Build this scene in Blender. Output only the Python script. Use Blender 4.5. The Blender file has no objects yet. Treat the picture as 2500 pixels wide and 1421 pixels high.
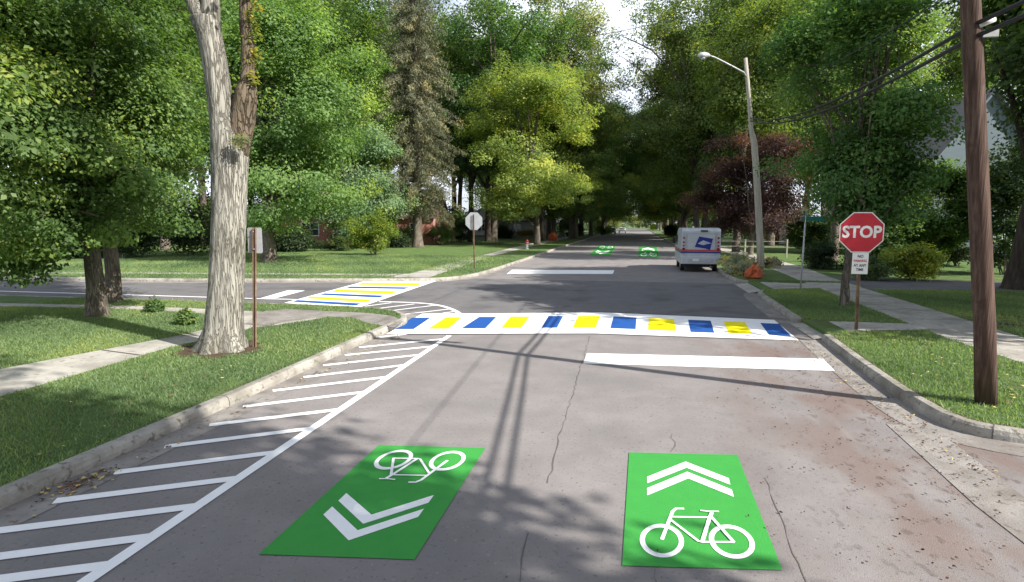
import bpy, bmesh, math, random
import numpy as np
from mathutils import Vector, Matrix
from mathutils.geometry import tessellate_polygon

sc = bpy.context.scene
C = sc.collection

# ---------------------------------------------------------------- camera
F = 1400.0; H = 2.45
PITCH = math.atan(165.5/1400); YAW = math.atan(305/1409.7)
cam_d = bpy.data.cameras.new("camera"); cam = bpy.data.objects.new("camera", cam_d); C.objects.link(cam)
cam_d.sensor_width = 36.0; cam_d.lens = F/2500*36.0
cam_d.clip_start = 0.05; cam_d.clip_end = 3000
cam.location = (0, 0, H)
cam.rotation_euler = (math.pi/2-PITCH, 0, YAW)
sc.camera = cam
# ---------------------------------------------------------------- light
SUN_EL = math.radians(37.0)
SX, SY = 0.94, -0.34                       # horizontal direction towards the sun
_n = math.hypot(SX, SY); SX /= _n; SY /= _n
sun_dir = Vector((SX*math.cos(SUN_EL), SY*math.cos(SUN_EL), math.sin(SUN_EL)))
sl = bpy.data.lights.new("sun", 'SUN'); sl.energy = 5.0; sl.angle = math.radians(0.53); sl.color = (1.0, 0.95, 0.87)
so = bpy.data.objects.new("sun", sl); C.objects.link(so); so.location = (30, -15, 30)
so.rotation_euler = (-sun_dir).to_track_quat('-Z', 'Y').to_euler()
w = bpy.data.worlds.new("World"); sc.world = w; w.use_nodes = True
nt = w.node_tree; N = nt.nodes; L = nt.links
bg = N['Background']; sky = N.new('ShaderNodeTexSky'); sky.sky_type = 'NISHITA'; sky.sun_disc = False
sky.sun_elevation = SUN_EL; sky.sun_rotation = math.atan2(SX, SY)
sky.air_density = 1.0; sky.dust_density = 2.0; sky.ozone_density = 1.0
tc = N.new('ShaderNodeTexCoord'); nz = N.new('ShaderNodeTexNoise'); nz.inputs['Scale'].default_value = 2.2
nz.inputs['Detail'].default_value = 7; nz.inputs['Roughness'].default_value = 0.55
rp = N.new('ShaderNodeValToRGB'); rp.color_ramp.elements[0].position = 0.28; rp.color_ramp.elements[1].position = 0.50
mp = N.new('ShaderNodeMapping'); mp.inputs['Scale'].default_value = (1, 1, 2.2)
mx = N.new('ShaderNodeMix'); mx.data_type = 'RGBA'
L.new(tc.outputs['Generated'], mp.inputs['Vector']); L.new(mp.outputs[0], nz.inputs['Vector'])
L.new(nz.outputs[0], rp.inputs[0])
sz_ = N.new('ShaderNodeSeparateXYZ'); L.new(tc.outputs['Generated'], sz_.inputs[0])
mr_ = N.new('ShaderNodeMapRange'); mr_.inputs[1].default_value = .35; mr_.inputs[2].default_value = .75; mr_.inputs[3].default_value = 1; mr_.inputs[4].default_value = .25; L.new(sz_.outputs[2], mr_.inputs[0])
ml_ = N.new('ShaderNodeMath'); ml_.operation = 'MULTIPLY'; L.new(rp.outputs[0], ml_.inputs[0]); L.new(mr_.outputs[0], ml_.inputs[1]); L.new(ml_.outputs[0], mx.inputs[0])
L.new(sky.outputs[0], mx.inputs[6]); mx.inputs[7].default_value = (10.0, 10.7, 12.2, 1)
L.new(mx.outputs[2], bg.inputs[0]); bg.inputs[1].default_value = 0.075
vs = sc.view_settings; vs.view_transform = 'Standard'; vs.look = 'None'; vs.gamma = 1; vs.use_curve_mapping = False
vs.exposure = 0.86
sc.cycles.max_bounces = 6; sc.cycles.diffuse_bounces = 4; sc.cycles.transmission_bounces = 5
sc.cycles.glossy_bounces = 2; sc.cycles.transparent_max_bounces = 4
sc.cycles.use_denoising = True
sc.cycles.sample_clamp_indirect = 6

# ---------------------------------------------------------------- helpers
def G(u, v, z=0.0, D=None):
    """ground point (or point at horizontal depth D) seen at a photo position"""
    a = (u-1250)/F; b = -(v-710.5)/F
    fy = math.cos(PITCH)+b*math.sin(PITCH); up = -math.sin(PITCH)+b*math.cos(PITCH)
    t = (z-H)/up if D is None else D/fy
    X = a*t; Y = fy*t
    return Vector((X*math.cos(YAW)-Y*math.sin(YAW), X*math.sin(YAW)+Y*math.cos(YAW), H+up*t))
def depth(p):
    return -p[0]*math.sin(YAW)+p[1]*math.cos(YAW)
def P2(pts, z=0.0): return [tuple(G(u, v, z)[:2]) for u, v in pts]

def tag(o, label=None, cat=None, group=None, kind=None):
    if label: o['label'] = label
    if cat: o['category'] = cat
    if group: o['group'] = group
    if kind: o['kind'] = kind
    return o
def thing(name, label, cat, loc=(0, 0, 0), rz=0, group=None):
    o = bpy.data.objects.new(name, None); C.objects.link(o); o.empty_display_size = .2
    o.location = loc; o.rotation_euler = (0, 0, rz)
    return tag(o, label, cat, group)
def link(name, me, parent=None, world=False):
    o = bpy.data.objects.new(name, me); C.objects.link(o)
    if parent is not None:
        o.parent = parent
        if world: o.matrix_parent_inverse = (Matrix.Translation(parent.location) @ parent.rotation_euler.to_matrix().to_4x4()).inverted()
    return o
class MB:
    def __init__(s): s.v = []; s.f = []; s.m = []
    def add(s, v, f, mi=0):
        n = len(s.v); s.v += [tuple(p) for p in v]; s.f += [tuple(i+n for i in q) for q in f]; s.m += [mi]*len(f)
        return s
    def box(s, c, d, mi=0, rz=0, M=None):
        x, y, z = d[0]/2, d[1]/2, d[2]/2
        vs_ = [Vector(p) for p in ((-x,-y,-z),(x,-y,-z),(x,y,-z),(-x,y,-z),(-x,-y,z),(x,-y,z),(x,y,z),(-x,y,z))]
        if rz: R = Matrix.Rotation(rz, 3, 'Z'); vs_ = [R @ p for p in vs_]
        if M is not None: vs_ = [M @ p for p in vs_]
        return s.add([p+Vector(c) for p in vs_], [(0,3,2,1),(4,5,6,7),(0,1,5,4),(1,2,6,5),(2,3,7,6),(3,0,4,7)], mi)
    def tube(s, path, rad, n=10, mi=0, cap=True, wob=0.0, rng=None):
        path = [Vector(p) for p in path]; vs_ = []; k = len(path)
        if not hasattr(rad, '__len__'): rad = [rad]*k
        ref = Vector((1, 0, 0))
        for i, p in enumerate(path):
            t = (path[min(i+1, k-1)]-path[max(i-1, 0)]).normalized()
            if abs(t.dot(ref)) > .95: ref = Vector((0, 1, 0))
            a = (ref-t*ref.dot(t)).normalized(); b = t.cross(a); ref = a
            for j in range(n):
                th = 2*math.pi*j/n
                r = rad[i]*(1+(wob*(rng.random()-.5) if rng else 0))
                vs_.append(p+a*math.cos(th)*r+b*math.sin(th)*r)
        fs = [(i*n+j, i*n+(j+1) % n, (i+1)*n+(j+1) % n, (i+1)*n+j) for i in range(k-1) for j in range(n)]
        if cap: fs += [tuple(range(n-1, -1, -1)), tuple(range((k-1)*n, k*n))]
        return s.add(vs_, fs, mi)
    def prism(s, pts, z0, z1, mi=0, sides=True):
        n = len(pts)
        tris = tessellate_polygon([[Vector((p[0], p[1], 0)) for p in pts]])
        def area(t): a, b, c = [pts[i] for i in t]; return (b[0]-a[0])*(c[1]-a[1])-(b[1]-a[1])*(c[0]-a[0])
        tris = [t if area(t) > 0 else (t[0], t[2], t[1]) for t in tris]
        v = [(p[0], p[1], z1) for p in pts]
        f = list(tris)
        if sides:
            v += [(p[0], p[1], z0) for p in pts]
            f += [(i, (i+1) % n, n+(i+1) % n, n+i) for i in range(n)]
        return s.add(v, f, mi)
    def build(s, name, mats, parent=None, smooth=False, bevel=0, world=False):
        me = bpy.data.meshes.new(name); me.from_pydata(s.v, [], s.f)
        if not isinstance(mats, (list, tuple)): mats = [mats]
        for m in mats: me.materials.append(m)
        if len(mats) > 1: me.polygons.foreach_set('material_index', s.m)
        if smooth: me.polygons.foreach_set('use_smooth', [True]*len(me.polygons))
        me.update()
        o = link(name, me, parent, world)
        if bevel:
            b = o.modifiers.new('bevel', 'BEVEL'); b.width = bevel; b.segments = 2; b.limit_method = 'ANGLE'
        return o

# ---------------------------------------------------------------- materials
def newmat(name):
    m = bpy.data.materials.new(name); m.use_nodes = True
    return m, m.node_tree.nodes, m.node_tree.links, m.node_tree.nodes['Principled BSDF']
def plain(name, col, rough=.6, metal=0, spec=.4):
    m, n, l, b = newmat(name)
    b.inputs['Base Color'].default_value = (*col, 1); b.inputs['Roughness'].default_value = rough
    b.inputs['Metallic'].default_value = metal; b.inputs['Specular IOR Level'].default_value = spec
    return m
def noisy(name, stops, scale=3, detail=6, rough=.85, bump=0.0, bscale=60, stretch=(1, 1, 1), second=None, spec=.25, bdist=.02, metal=0):
    """noise coloured surface; second=(scale, colour, lo, hi) lays blotches over it"""
    m, n, l, b = newmat(name)
    tc = n.new('ShaderNodeTexCoord'); mp = n.new('ShaderNodeMapping'); mp.inputs['Scale'].default_value = stretch
    l.new(tc.outputs['Object'], mp.inputs[0])
    t = n.new('ShaderNodeTexNoise'); t.inputs['Scale'].default_value = scale; t.inputs['Detail'].default_value = detail
    t.inputs['Roughness'].default_value = .65
    l.new(mp.outputs[0], t.inputs['Vector'])
    r = n.new('ShaderNodeValToRGB'); cr = r.color_ramp
    while len(cr.elements) < len(stops): cr.elements.new(.5)
    for e, (p, c) in zip(cr.elements, stops): e.position = p; e.color = (*c, 1)
    l.new(t.outputs[0], r.inputs[0]); out = r.outputs[0]
    for sd in (second or []):
        t2 = n.new('ShaderNodeTexNoise'); t2.inputs['Scale'].default_value = sd[0]; t2.inputs['Detail'].default_value = 5
        m2 = n.new('ShaderNodeMapping'); m2.inputs['Location'].default_value = (sd[0]*3.7, 1.3, 0)
        if len(sd) > 4: m2.inputs['Scale'].default_value = sd[4]
        l.new(tc.outputs['Object'], m2.inputs[0]); l.new(m2.outputs[0], t2.inputs['Vector'])
        r2 = n.new('ShaderNodeMapRange'); r2.inputs[1].default_value = sd[2]; r2.inputs[2].default_value = sd[3]
        l.new(t2.outputs[0], r2.inputs[0])
        mx = n.new('ShaderNodeMix'); mx.data_type = 'RGBA'
        l.new(r2.outputs[0], mx.inputs[0]); l.new(out, mx.inputs[6]); mx.inputs[7].default_value = (*sd[1], 1); out = mx.outputs[2]
    l.new(out, b.inputs['Base Color']); b.inputs['Roughness'].default_value = rough
    b.inputs['Specular IOR Level'].default_value = spec; b.inputs['Metallic'].default_value = metal
    if bump:
        t3 = n.new('ShaderNodeTexNoise'); t3.inputs['Scale'].default_value = bscale; t3.inputs['Detail'].default_value = 4
        l.new(mp.outputs[0], t3.inputs['Vector'])
        bp = n.new('ShaderNodeBump'); bp.inputs['Strength'].default_value = bump; bp.inputs['Distance'].default_value = bdist
        l.new(t3.outputs[0], bp.inputs['Height']); l.new(bp.outputs[0], b.inputs['Normal'])
    return m
M = {}
M['asphalt'] = noisy('asphalt', [(.30, (.195, .180, .176)), (.5, (.228, .210, .205)), (.7, (.262, .243, .237))], scale=1.3, detail=12, bump=.5, bscale=90, bdist=.01,
    second=[(.55, (.185, .175, .175), .50, .72), (26, (.10, .095, .095), .60, .74), (30, (.33, .31, .30), .63, .80)])
def dirt_mask(m):
    n, l, b = m.node_tree.nodes, m.node_tree.links, m.node_tree.nodes['Principled BSDF']
    old = b.inputs['Base Color'].links[0].from_socket
    tc = n.new('ShaderNodeTexCoord'); sp = n.new('ShaderNodeSeparateXYZ'); l.new(tc.outputs['Object'], sp.inputs[0])
    def mr(src, a, c):
        r = n.new('ShaderNodeMapRange'); r.interpolation_type = 'SMOOTHSTEP'; r.inputs[1].default_value = a; r.inputs[2].default_value = c; l.new(src, r.inputs[0]); return r.outputs[0]
    def mul(a, c):
        q = n.new('ShaderNodeMath'); q.operation = 'MULTIPLY'; l.new(a, q.inputs[0]); l.new(c, q.inputs[1]); return q.outputs[0]
    def noise(sc_, a, c, det=8, st=(1, 1, 1)):
        mp = n.new('ShaderNodeMapping'); mp.inputs['Scale'].default_value = st; l.new(tc.outputs['Object'], mp.inputs[0])
        t = n.new('ShaderNodeTexNoise'); t.inputs['Scale'].default_value = sc_; t.inputs['Detail'].default_value = det; l.new(mp.outputs[0], t.inputs['Vector']); return mr(t.outputs[0], a, c)
    zone = mul(mul(mr(sp.outputs[0], .3, 3.0), mr(sp.outputs[1], 14.0, 12.0)), mr(sp.outputs[1], 1.5, 4.5))
    def lay(old, mask, col, k):
        s_ = n.new('ShaderNodeMath'); s_.operation = 'MULTIPLY'; l.new(mask, s_.inputs[0]); s_.inputs[1].default_value = k
        x = n.new('ShaderNodeMix'); x.data_type = 'RGBA'; l.new(s_.outputs[0], x.inputs[0]); l.new(old, x.inputs[6]); x.inputs[7].default_value = (*col, 1); return x.outputs[2]
    c = lay(old, mul(zone, noise(1.1, .40, .62, 10, (1.4, .6, 1))), (.17, .118, .10), .75)
    c = lay(c, mul(zone, noise(9, .58, .68, 4, (1, .55, 1))), (.085, .062, .055), .6)
    c = lay(c, mul(mr(sp.outputs[1], 14.0, 12.0), noise(.9, .60, .75, 6, (3.2, .35, 1))), (.26, .235, .225), .5)
    l.new(c, b.inputs['Base Color'])
dirt_mask(M['asphalt'])
M['asphalt_dirty'] = noisy('asphalt_with_dirt', [(.30, (.16, .14, .135)), (.5, (.21, .183, .175)), (.7, (.26, .235, .225))], scale=1.8, detail=12, bump=.5, bscale=80, bdist=.012,
    second=[(.8, (.17, .105, .085), .47, .66), (7, (.10, .07, .058), .57, .70), (30, (.09, .07, .06), .60, .74)])
M['asphalt_new'] = noisy('dark_asphalt', [(.3, (.13, .125, .13)), (.7, (.175, .167, .17))], scale=2, detail=10, bump=.4, bscale=90, bdist=.01,
    second=[(24, (.22, .21, .21), .60, .78), (.7, (.10, .097, .10), .52, .7), (28, (.08, .075, .075), .62, .76)])
M['concrete'] = noisy('concrete', [(.3, (.30, .285, .25)), (.5, (.40, .38, .34)), (.75, (.48, .455, .41))], scale=3, detail=10, bump=.4, bscale=70, bdist=.01,
    second=[(.9, (.24, .22, .195), .5, .7), (9, (.23, .21, .18), .58, .7)])
M['gutter'] = noisy('worn_gutter_concrete', [(.3, (.19, .178, .165)), (.5, (.265, .247, .23)), (.75, (.33, .31, .29))], scale=3, detail=10, bump=.5, bscale=60, bdist=.01,
    second=[(1.5, (.17, .15, .135), .48, .7), (14, (.13, .11, .09), .58, .7)])
M['kerb'] = noisy('kerb_concrete', [(.3, (.24, .225, .195)), (.5, (.34, .32, .285)), (.75, (.44, .42, .375))], scale=4, detail=10, bump=.6, bscale=40, bdist=.02,
    second=[(1.2, (.20, .185, .155), .48, .68), (12, (.15, .135, .11), .57, .68)])
M['grass'] = noisy('lawn', [(.25, (.07, .125, .034)), (.5, (.11, .185, .052)), (.75, (.18, .25, .09))], scale=2.2, detail=12, bump=.9, bscale=120, bdist=.03,
    second=[(.45, (.13, .16, .055), .52, .72), (5, (.16, .15, .08), .62, .76), (60, (.03, .06, .012), .55, .7)])
M['soil'] = noisy('soil', [(.3, (.05, .035, .022)), (.7, (.11, .08, .05))], scale=6, bump=.8, bscale=30)
M['white_paint'] = noisy('white_road_paint', [(.3, (.86, .86, .86)), (.7, (.93, .93, .93))], scale=5, rough=.7, bump=.45, bscale=90, bdist=.008, spec=.15)
M['green_paint'] = noisy('green_road_paint', [(.3, (.046, .285, .055)), (.7, (.052, .315, .060))], scale=5, rough=.7, bump=.45, bscale=90, bdist=.008, spec=.15)
M['blue_paint'] = noisy('blue_road_paint', [(.3, (.016, .082, .31)), (.7, (.019, .092, .34))], scale=5, rough=.7, bump=.45, bscale=90, bdist=.008, spec=.15)
M['yellow_paint'] = noisy('yellow_road_paint', [(.3, (.92, .80, .003)), (.7, (.96, .85, .005))], scale=5, rough=.7, bump=.45, bscale=90, bdist=.008, spec=.15)
M['black_line'] = plain('black_line', (.01, .01, .01), .8)
M['crack'] = plain('crack_filler', (.115, .10, .09), .9)
M['bark_old'] = noisy('grey_brown_bark', [(.3, (.055, .042, .032)), (.5, (.13, .105, .085)), (.7, (.24, .205, .17))], scale=9, stretch=(1, 1, .18), bump=1, bscale=16, bdist=.05)
M['bark_dark'] = noisy('dark_bark', [(.3, (.025, .02, .016)), (.7, (.085, .065, .05))], scale=9, stretch=(1, 1, .2), bump=1, bscale=16, bdist=.05)
M['bark_pale'] = noisy('pale_furrowed_bark', [(.36, (.05, .042, .034)), (.43, (.20, .175, .14)), (.52, (.34, .315, .265)), (.68, (.50, .475, .42))], scale=9, detail=10, stretch=(1, 1, .16), bump=1.0, bscale=17, bdist=.10,
    second=[(.75, (.17, .145, .105), .48, .68), (3.2, (.09, .08, .06), .60, .74, (1, 1, .35))])
M['bark_stub'] = noisy('rotting_stub_bark', [(.3, (.028, .021, .015)), (.5, (.085, .065, .045)), (.72, (.20, .165, .12))], scale=8, stretch=(1, 1, .3), bump=1, bscale=18, bdist=.05)
M['wood_pole'] = noisy('brown_creosoted_wood', [(.3, (.030, .018, .014)), (.5, (.080, .048, .037)), (.75, (.165, .112, .09))], scale=10, detail=8, stretch=(2.5, 2.5, .10), bump=.6, bscale=22, bdist=.02,
    second=[(5, (.05, .025, .02), .6, .72)])
M['wood_grey'] = noisy('weathered_grey_wood', [(.3, (.27, .245, .20)), (.7, (.47, .44, .375))], scale=10, stretch=(2, 2, .1), bump=.5, bscale=20, bdist=.02)
M['galv'] = noisy('galvanised_steel', [(.3, (.38, .39, .40)), (.7, (.52, .53, .54))], scale=6, rough=.45, spec=.5, metal=.3)
M['sign_back'] = noisy('bare_sign_back', [(.3, (.38, .39, .41)), (.7, (.48, .49, .51))], scale=5, rough=.5, spec=.5)
M['rust'] = noisy('rusty_steel', [(.3, (.10, .045, .025)), (.5, (.20, .125, .085)), (.7, (.34, .28, .18))], scale=5, stretch=(1, 1, .5), rough=.8)
M['red_sign'] = noisy('red_sign_sheeting', [(.3, (.40, .010, .022)), (.7, (.50, .016, .032))], scale=4, rough=.4, spec=.4)
M['white_sign'] = plain('white_sign_sheeting', (.72, .70, .70), .45)
M['sign_black'] = plain('sign_black', (.03, .03, .035), .6)
M['teal'] = plain('teal_sign_sheeting', (.01, .16, .13), .5)
M['cable'] = plain('black_cable', (.012, .012, .014), .6)
M['truck_white'] = noisy('truck_white_paint', [(.3, (.40, .43, .46)), (.7, (.52, .545, .57))], scale=3, rough=.35, spec=.5)
M['black_rubber'] = plain('black_rubber', (.015, .015, .016), .8)
M['dark'] = plain('dark_underbody', (.02, .02, .022), .7)
M['tail_red'] = plain('red_lens', (.28, .005, .02), .25)
M['stripe_red'] = plain('red_stripe', (.50, .05, .06), .4)
M['stripe_blue'] = plain('blue_stripe', (.03, .05, .20), .4)
M['emblem'] = plain('emblem_blue', (.008, .02, .22), .4)
M['glass'] = plain('window_glass', (.03, .04, .05), .08, spec=.8)
M['chrome'] = plain('bright_metal', (.6, .6, .6), .3, .8)
M['hyd_red'] = plain('hydrant_red', (.45, .03, .04), .5)
M['hyd_white'] = plain('hydrant_white', (.72, .66, .66), .5)
M['bag'] = noisy('orange_bag_plastic', [(.3, (.34, .065, .022)), (.7, (.55, .14, .05))], scale=6, rough=.4, bump=.8, bscale=14, bdist=.05)
M['roof_grey'] = noisy('grey_shingles', [(.3, (.19, .18, .18)), (.7, (.27, .26, .265))], scale=8, bump=.4, bscale=20)
M['siding_blue'] = noisy('blue_grey_siding', [(.3, (.10, .125, .145)), (.7, (.13, .16, .18))], scale=3, stretch=(.3, .3, 6))
M['siding_white'] = noisy('white_siding', [(.3, (.66, .66, .66)), (.7, (.78, .78, .78))], scale=3, stretch=(.3, .3, 8))
M['trim'] = plain('white_trim', (.72, .72, .70), .5)
M['roof_brown'] = noisy('brown_shingles', [(.3, (.06, .04, .04)), (.7, (.13, .09, .085))], scale=8, bump=.4, bscale=20)
M['purple_cloth'] = plain('maroon_porch_awning', (.14, .06, .09), .8)
def furrowed(name, light, dark, scale=11, st=.20):
    """bark of long plates parted by dark furrows"""
    m, n, l, b = newmat(name)
    tc = n.new('ShaderNodeTexCoord'); mp = n.new('ShaderNodeMapping'); mp.inputs['Scale'].default_value = (1, 1, st); l.new(tc.outputs['Object'], mp.inputs[0])
    w1 = n.new('ShaderNodeTexNoise'); w1.inputs['Scale'].default_value = 9; w1.inputs['Detail'].default_value = 8; l.new(mp.outputs[0], w1.inputs['Vector'])
    ad = n.new('ShaderNodeVectorMath'); ad.operation = 'MULTIPLY_ADD'; l.new(w1.outputs['Color'], ad.inputs[0]); ad.inputs[1].default_value = (.20, .20, .20); l.new(mp.outputs[0], ad.inputs[2])
    vo = n.new('ShaderNodeTexVoronoi'); vo.feature = 'DISTANCE_TO_EDGE'; vo.inputs['Scale'].default_value = scale; l.new(ad.outputs[0], vo.inputs['Vector'])
    r = n.new('ShaderNodeValToRGB'); cr = r.color_ramp; cr.elements[0].position = .0; cr.elements[0].color = (.15, .15, .15, 1); cr.elements[1].position = .13; cr.elements[1].color = (1, 1, 1, 1); l.new(vo.outputs[0], r.inputs[0])
    t = n.new('ShaderNodeTexNoise'); t.inputs['Scale'].default_value = 3; t.inputs['Detail'].default_value = 10; l.new(mp.outputs[0], t.inputs['Vector'])
    rc = n.new('ShaderNodeValToRGB'); e = rc.color_ramp.elements; e[0].position = .35; e[0].color = (*[c*.55 for c in light], 1); e[1].position = .62; e[1].color = (*light, 1); l.new(t.outputs[0], rc.inputs[0])
    # grey-green lichen and darker weathered patches
    t2 = n.new('ShaderNodeTexNoise'); t2.inputs['Scale'].default_value = 1.3; t2.inputs['Detail'].default_value = 6; l.new(tc.outputs['Object'], t2.inputs['Vector'])
    m2 = n.new('ShaderNodeMapRange'); m2.inputs[1].default_value = .52; m2.inputs[2].default_value = .68; m2.inputs[4].default_value = .7; l.new(t2.outputs[0], m2.inputs[0])
    x2 = n.new('ShaderNodeMix'); x2.data_type = 'RGBA'; l.new(m2.outputs[0], x2.inputs[0]); l.new(rc.outputs[0], x2.inputs[6]); x2.inputs[7].default_value = (light[0]*.42, light[1]*.42, light[2]*.36, 1)
    x = n.new('ShaderNodeMix'); x.data_type = 'RGBA'; l.new(r.outputs[0], x.inputs[0]); x.inputs[6].default_value = (*dark, 1); l.new(x2.outputs[2], x.inputs[7]); l.new(x.outputs[2], b.inputs['Base Color'])
    b.inputs['Roughness'].default_value = .9; b.inputs['Specular IOR Level'].default_value = .15
    t4 = n.new('ShaderNodeTexNoise'); t4.inputs['Scale'].default_value = 2.2; t4.inputs['Detail'].default_value = 3; l.new(tc.outputs['Object'], t4.inputs['Vector'])
    m4 = n.new('ShaderNodeMapRange'); m4.inputs[1].default_value = .42; m4.inputs[2].default_value = .62; m4.inputs[3].default_value = .0; m4.inputs[4].default_value = .75; l.new(t4.outputs[0], m4.inputs[0])
    x4 = n.new('ShaderNodeMix'); x4.data_type = 'FLOAT'; l.new(m4.outputs[0], x4.inputs[0]); l.new(r.outputs[0], x4.inputs[2]); x4.inputs[3].default_value = 1.0; l.new(x4.outputs[0], x.inputs[0])
    sm = n.new('ShaderNodeMath'); sm.operation = 'ADD'; l.new(r.outputs[0], sm.inputs[0]); l.new(t.outputs[0], sm.inputs[1])
    bp = n.new('ShaderNodeBump'); bp.inputs['Strength'].default_value = 1; bp.inputs['Distance'].default_value = .03; l.new(sm.outputs[0], bp.inputs['Height']); l.new(bp.outputs[0], b.inputs['Normal'])
    return m
M['bark_pale'] = furrowed('pale_furrowed_bark', (.35, .335, .29), (.16, .14, .115), 24, .06)
M['bark_stub'] = furrowed('rotting_stub_bark', (.17, .135, .095), (.035, .026, .018), 18, .2)
M['bark'] = furrowed('grey_brown_bark', (.21, .18, .145), (.07, .055, .042), 16, .15)
def brick():
    m, n, l, b = newmat('red_brick')
    tc = n.new('ShaderNodeTexCoord'); t = n.new('ShaderNodeTexBrick')
    mp = n.new('ShaderNodeMapping'); mp.inputs['Rotation'].default_value = (math.pi/2, 0, 0)
    l.new(tc.outputs['Object'], mp.inputs[0]); l.new(mp.outputs[0], t.inputs['Vector'])
    t.inputs['Color1'].default_value = (.34, .12, .085, 1); t.inputs['Color2'].default_value = (.43, .17, .12, 1)
    t.inputs['Mortar'].default_value = (.34, .27, .23, 1); t.inputs['Scale'].default_value = 4; t.inputs['Mortar Size'].default_value = .012
    l.new(t.outputs[0], b.inputs['Base Color']); b.inputs['Roughness'].default_value = .9
    return m
M['brick'] = brick()
def foliage(name, transl=.46, rough=.5):
    """leaf colour = the plant's own colour (object colour) x a per-leaf tint"""
    m, n, l, b = newmat(name)
    oi = n.new('ShaderNodeObjectInfo'); at = n.new('ShaderNodeAttribute'); at.attribute_name = 'tint'
    r = n.new('ShaderNodeValToRGB'); cr = r.color_ramp
    st = [(0, (.40, .46, .42)), (.45, (.85, .88, .85)), (.8, (1.25, 1.18, 1.0)), (1, (1.95, 1.45, .85))]
    while len(cr.elements) < 4: cr.elements.new(.5)
    for e, (p, c) in zip(cr.elements, st): e.position = p; e.color = (*c, 1)
    l.new(at.outputs['Fac'], r.inputs[0])
    mx = n.new('ShaderNodeMix'); mx.data_type = 'RGBA'; mx.blend_type = 'MULTIPLY'; mx.inputs[0].default_value = 1
    gn = n.new('ShaderNodeMix'); gn.data_type = 'RGBA'; gn.blend_type = 'MULTIPLY'; gn.inputs[0].default_value = 1; gn.inputs[7].default_value = (1.42, 1.32, 2.1, 1)
    l.new(oi.outputs['Color'], gn.inputs[6]); l.new(gn.outputs[2], mx.inputs[6]); l.new(r.outputs[0], mx.inputs[7])
    l.new(mx.outputs[2], b.inputs['Base Color']); b.inputs['Roughness'].default_value = rough
    b.inputs['Specular IOR Level'].default_value = .25
    tr = n.new('ShaderNodeBsdfTranslucent'); ms = n.new('ShaderNodeMixShader'); ms.inputs[0].default_value = transl
    g = n.new('ShaderNodeMix'); g.data_type = 'RGBA'; g.blend_type = 'MULTIPLY'; g.inputs[0].default_value = 1
    l.new(mx.outputs[2], g.inputs[6]); g.inputs[7].default_value = (1.5, 1.6, .7, 1); l.new(g.outputs[2], tr.inputs[0])
    l.new(b.outputs[0], ms.inputs[1]); l.new(tr.outputs[0], ms.inputs[2]); l.new(ms.outputs[0], n['Material Output'].inputs[0])
    return m
M['leaf'] = foliage('leaves'); M['needle'] = foliage('needles', .12, .6)

# ---------------------------------------------------------------- foliage meshes
def leaves_mesh(name, cen, rad, n_per, size, rng, flat=.7, aspect=.62, out=None, droop=.0, up=.55, mat=None, tint=None, yellow=.05):
    """many small leaf blades gathered in clumps; cen (N,3), rad (N,)"""
    cen = np.asarray(cen, float); rad = np.asarray(rad, float); n = len(cen)
    if out is None: out = cen.mean(0)
    idx = np.repeat(np.arange(n), n_per); m = len(idx)
    d = rng.normal(size=(m, 3)); d /= np.linalg.norm(d, axis=1)[:, None]
    rr = rng.random(m)**.45
    off = d*rr[:, None]*rad[idx][:, None]; off[:, 2] *= flat
    off[:, 2] -= droop*(off[:, 0]**2+off[:, 1]**2)/np.maximum(rad[idx], .1)
    p = cen[idx]+off
    o = p-np.asarray(out); o /= np.linalg.norm(o, axis=1)[:, None]+1e-6
    nr = o*.45+d*.35+np.array([0, 0, up])+rng.normal(size=(m, 3))*.42
    nr /= np.linalg.norm(nr, axis=1)[:, None]
    t = rng.normal(size=(m, 3)); t[:, 2] -= droop*1.5+.3; t -= nr*(t*nr).sum(1)[:, None]; t /= np.linalg.norm(t, axis=1)[:, None]+1e-9
    b = np.cross(nr, t)
    s = size*(.6+.8*rng.random(m))[:, None]
    v = np.empty((m, 4, 3))
    v[:, 0] = p-t*s*.5; v[:, 2] = p+t*s*.5-nr*s*.10
    v[:, 1] = p+b*s*aspect*.5+nr*s*.08+t*s*.05; v[:, 3] = p-b*s*aspect*.5+nr*s*.08+t*s*.05
    me = bpy.data.meshes.new(name)
    me.vertices.add(m*4); me.vertices.foreach_set('co', v.reshape(-1))
    me.loops.add(m*4); me.loops.foreach_set('vertex_index', np.arange(m*4, dtype=np.int32))
    me.polygons.add(m); me.polygons.foreach_set('loop_start', np.arange(0, m*4, 4, dtype=np.int32))
    me.update(calc_edges=True)
    ct = rng.random(n)*.68+.12 if tint is None else np.asarray(tint)
    yel = rng.random(n) < yellow
    ct = np.where(yel, .85+.1*rng.random(n), ct)
    ti = np.clip(ct[idx]+rng.normal(size=m)*.13, 0, 1).astype(np.float32)
    a = me.attributes.new('tint', 'FLOAT', 'FACE'); a.data.foreach_set('value', ti)
    me.materials.append(mat or M['leaf'])
    return me

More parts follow.
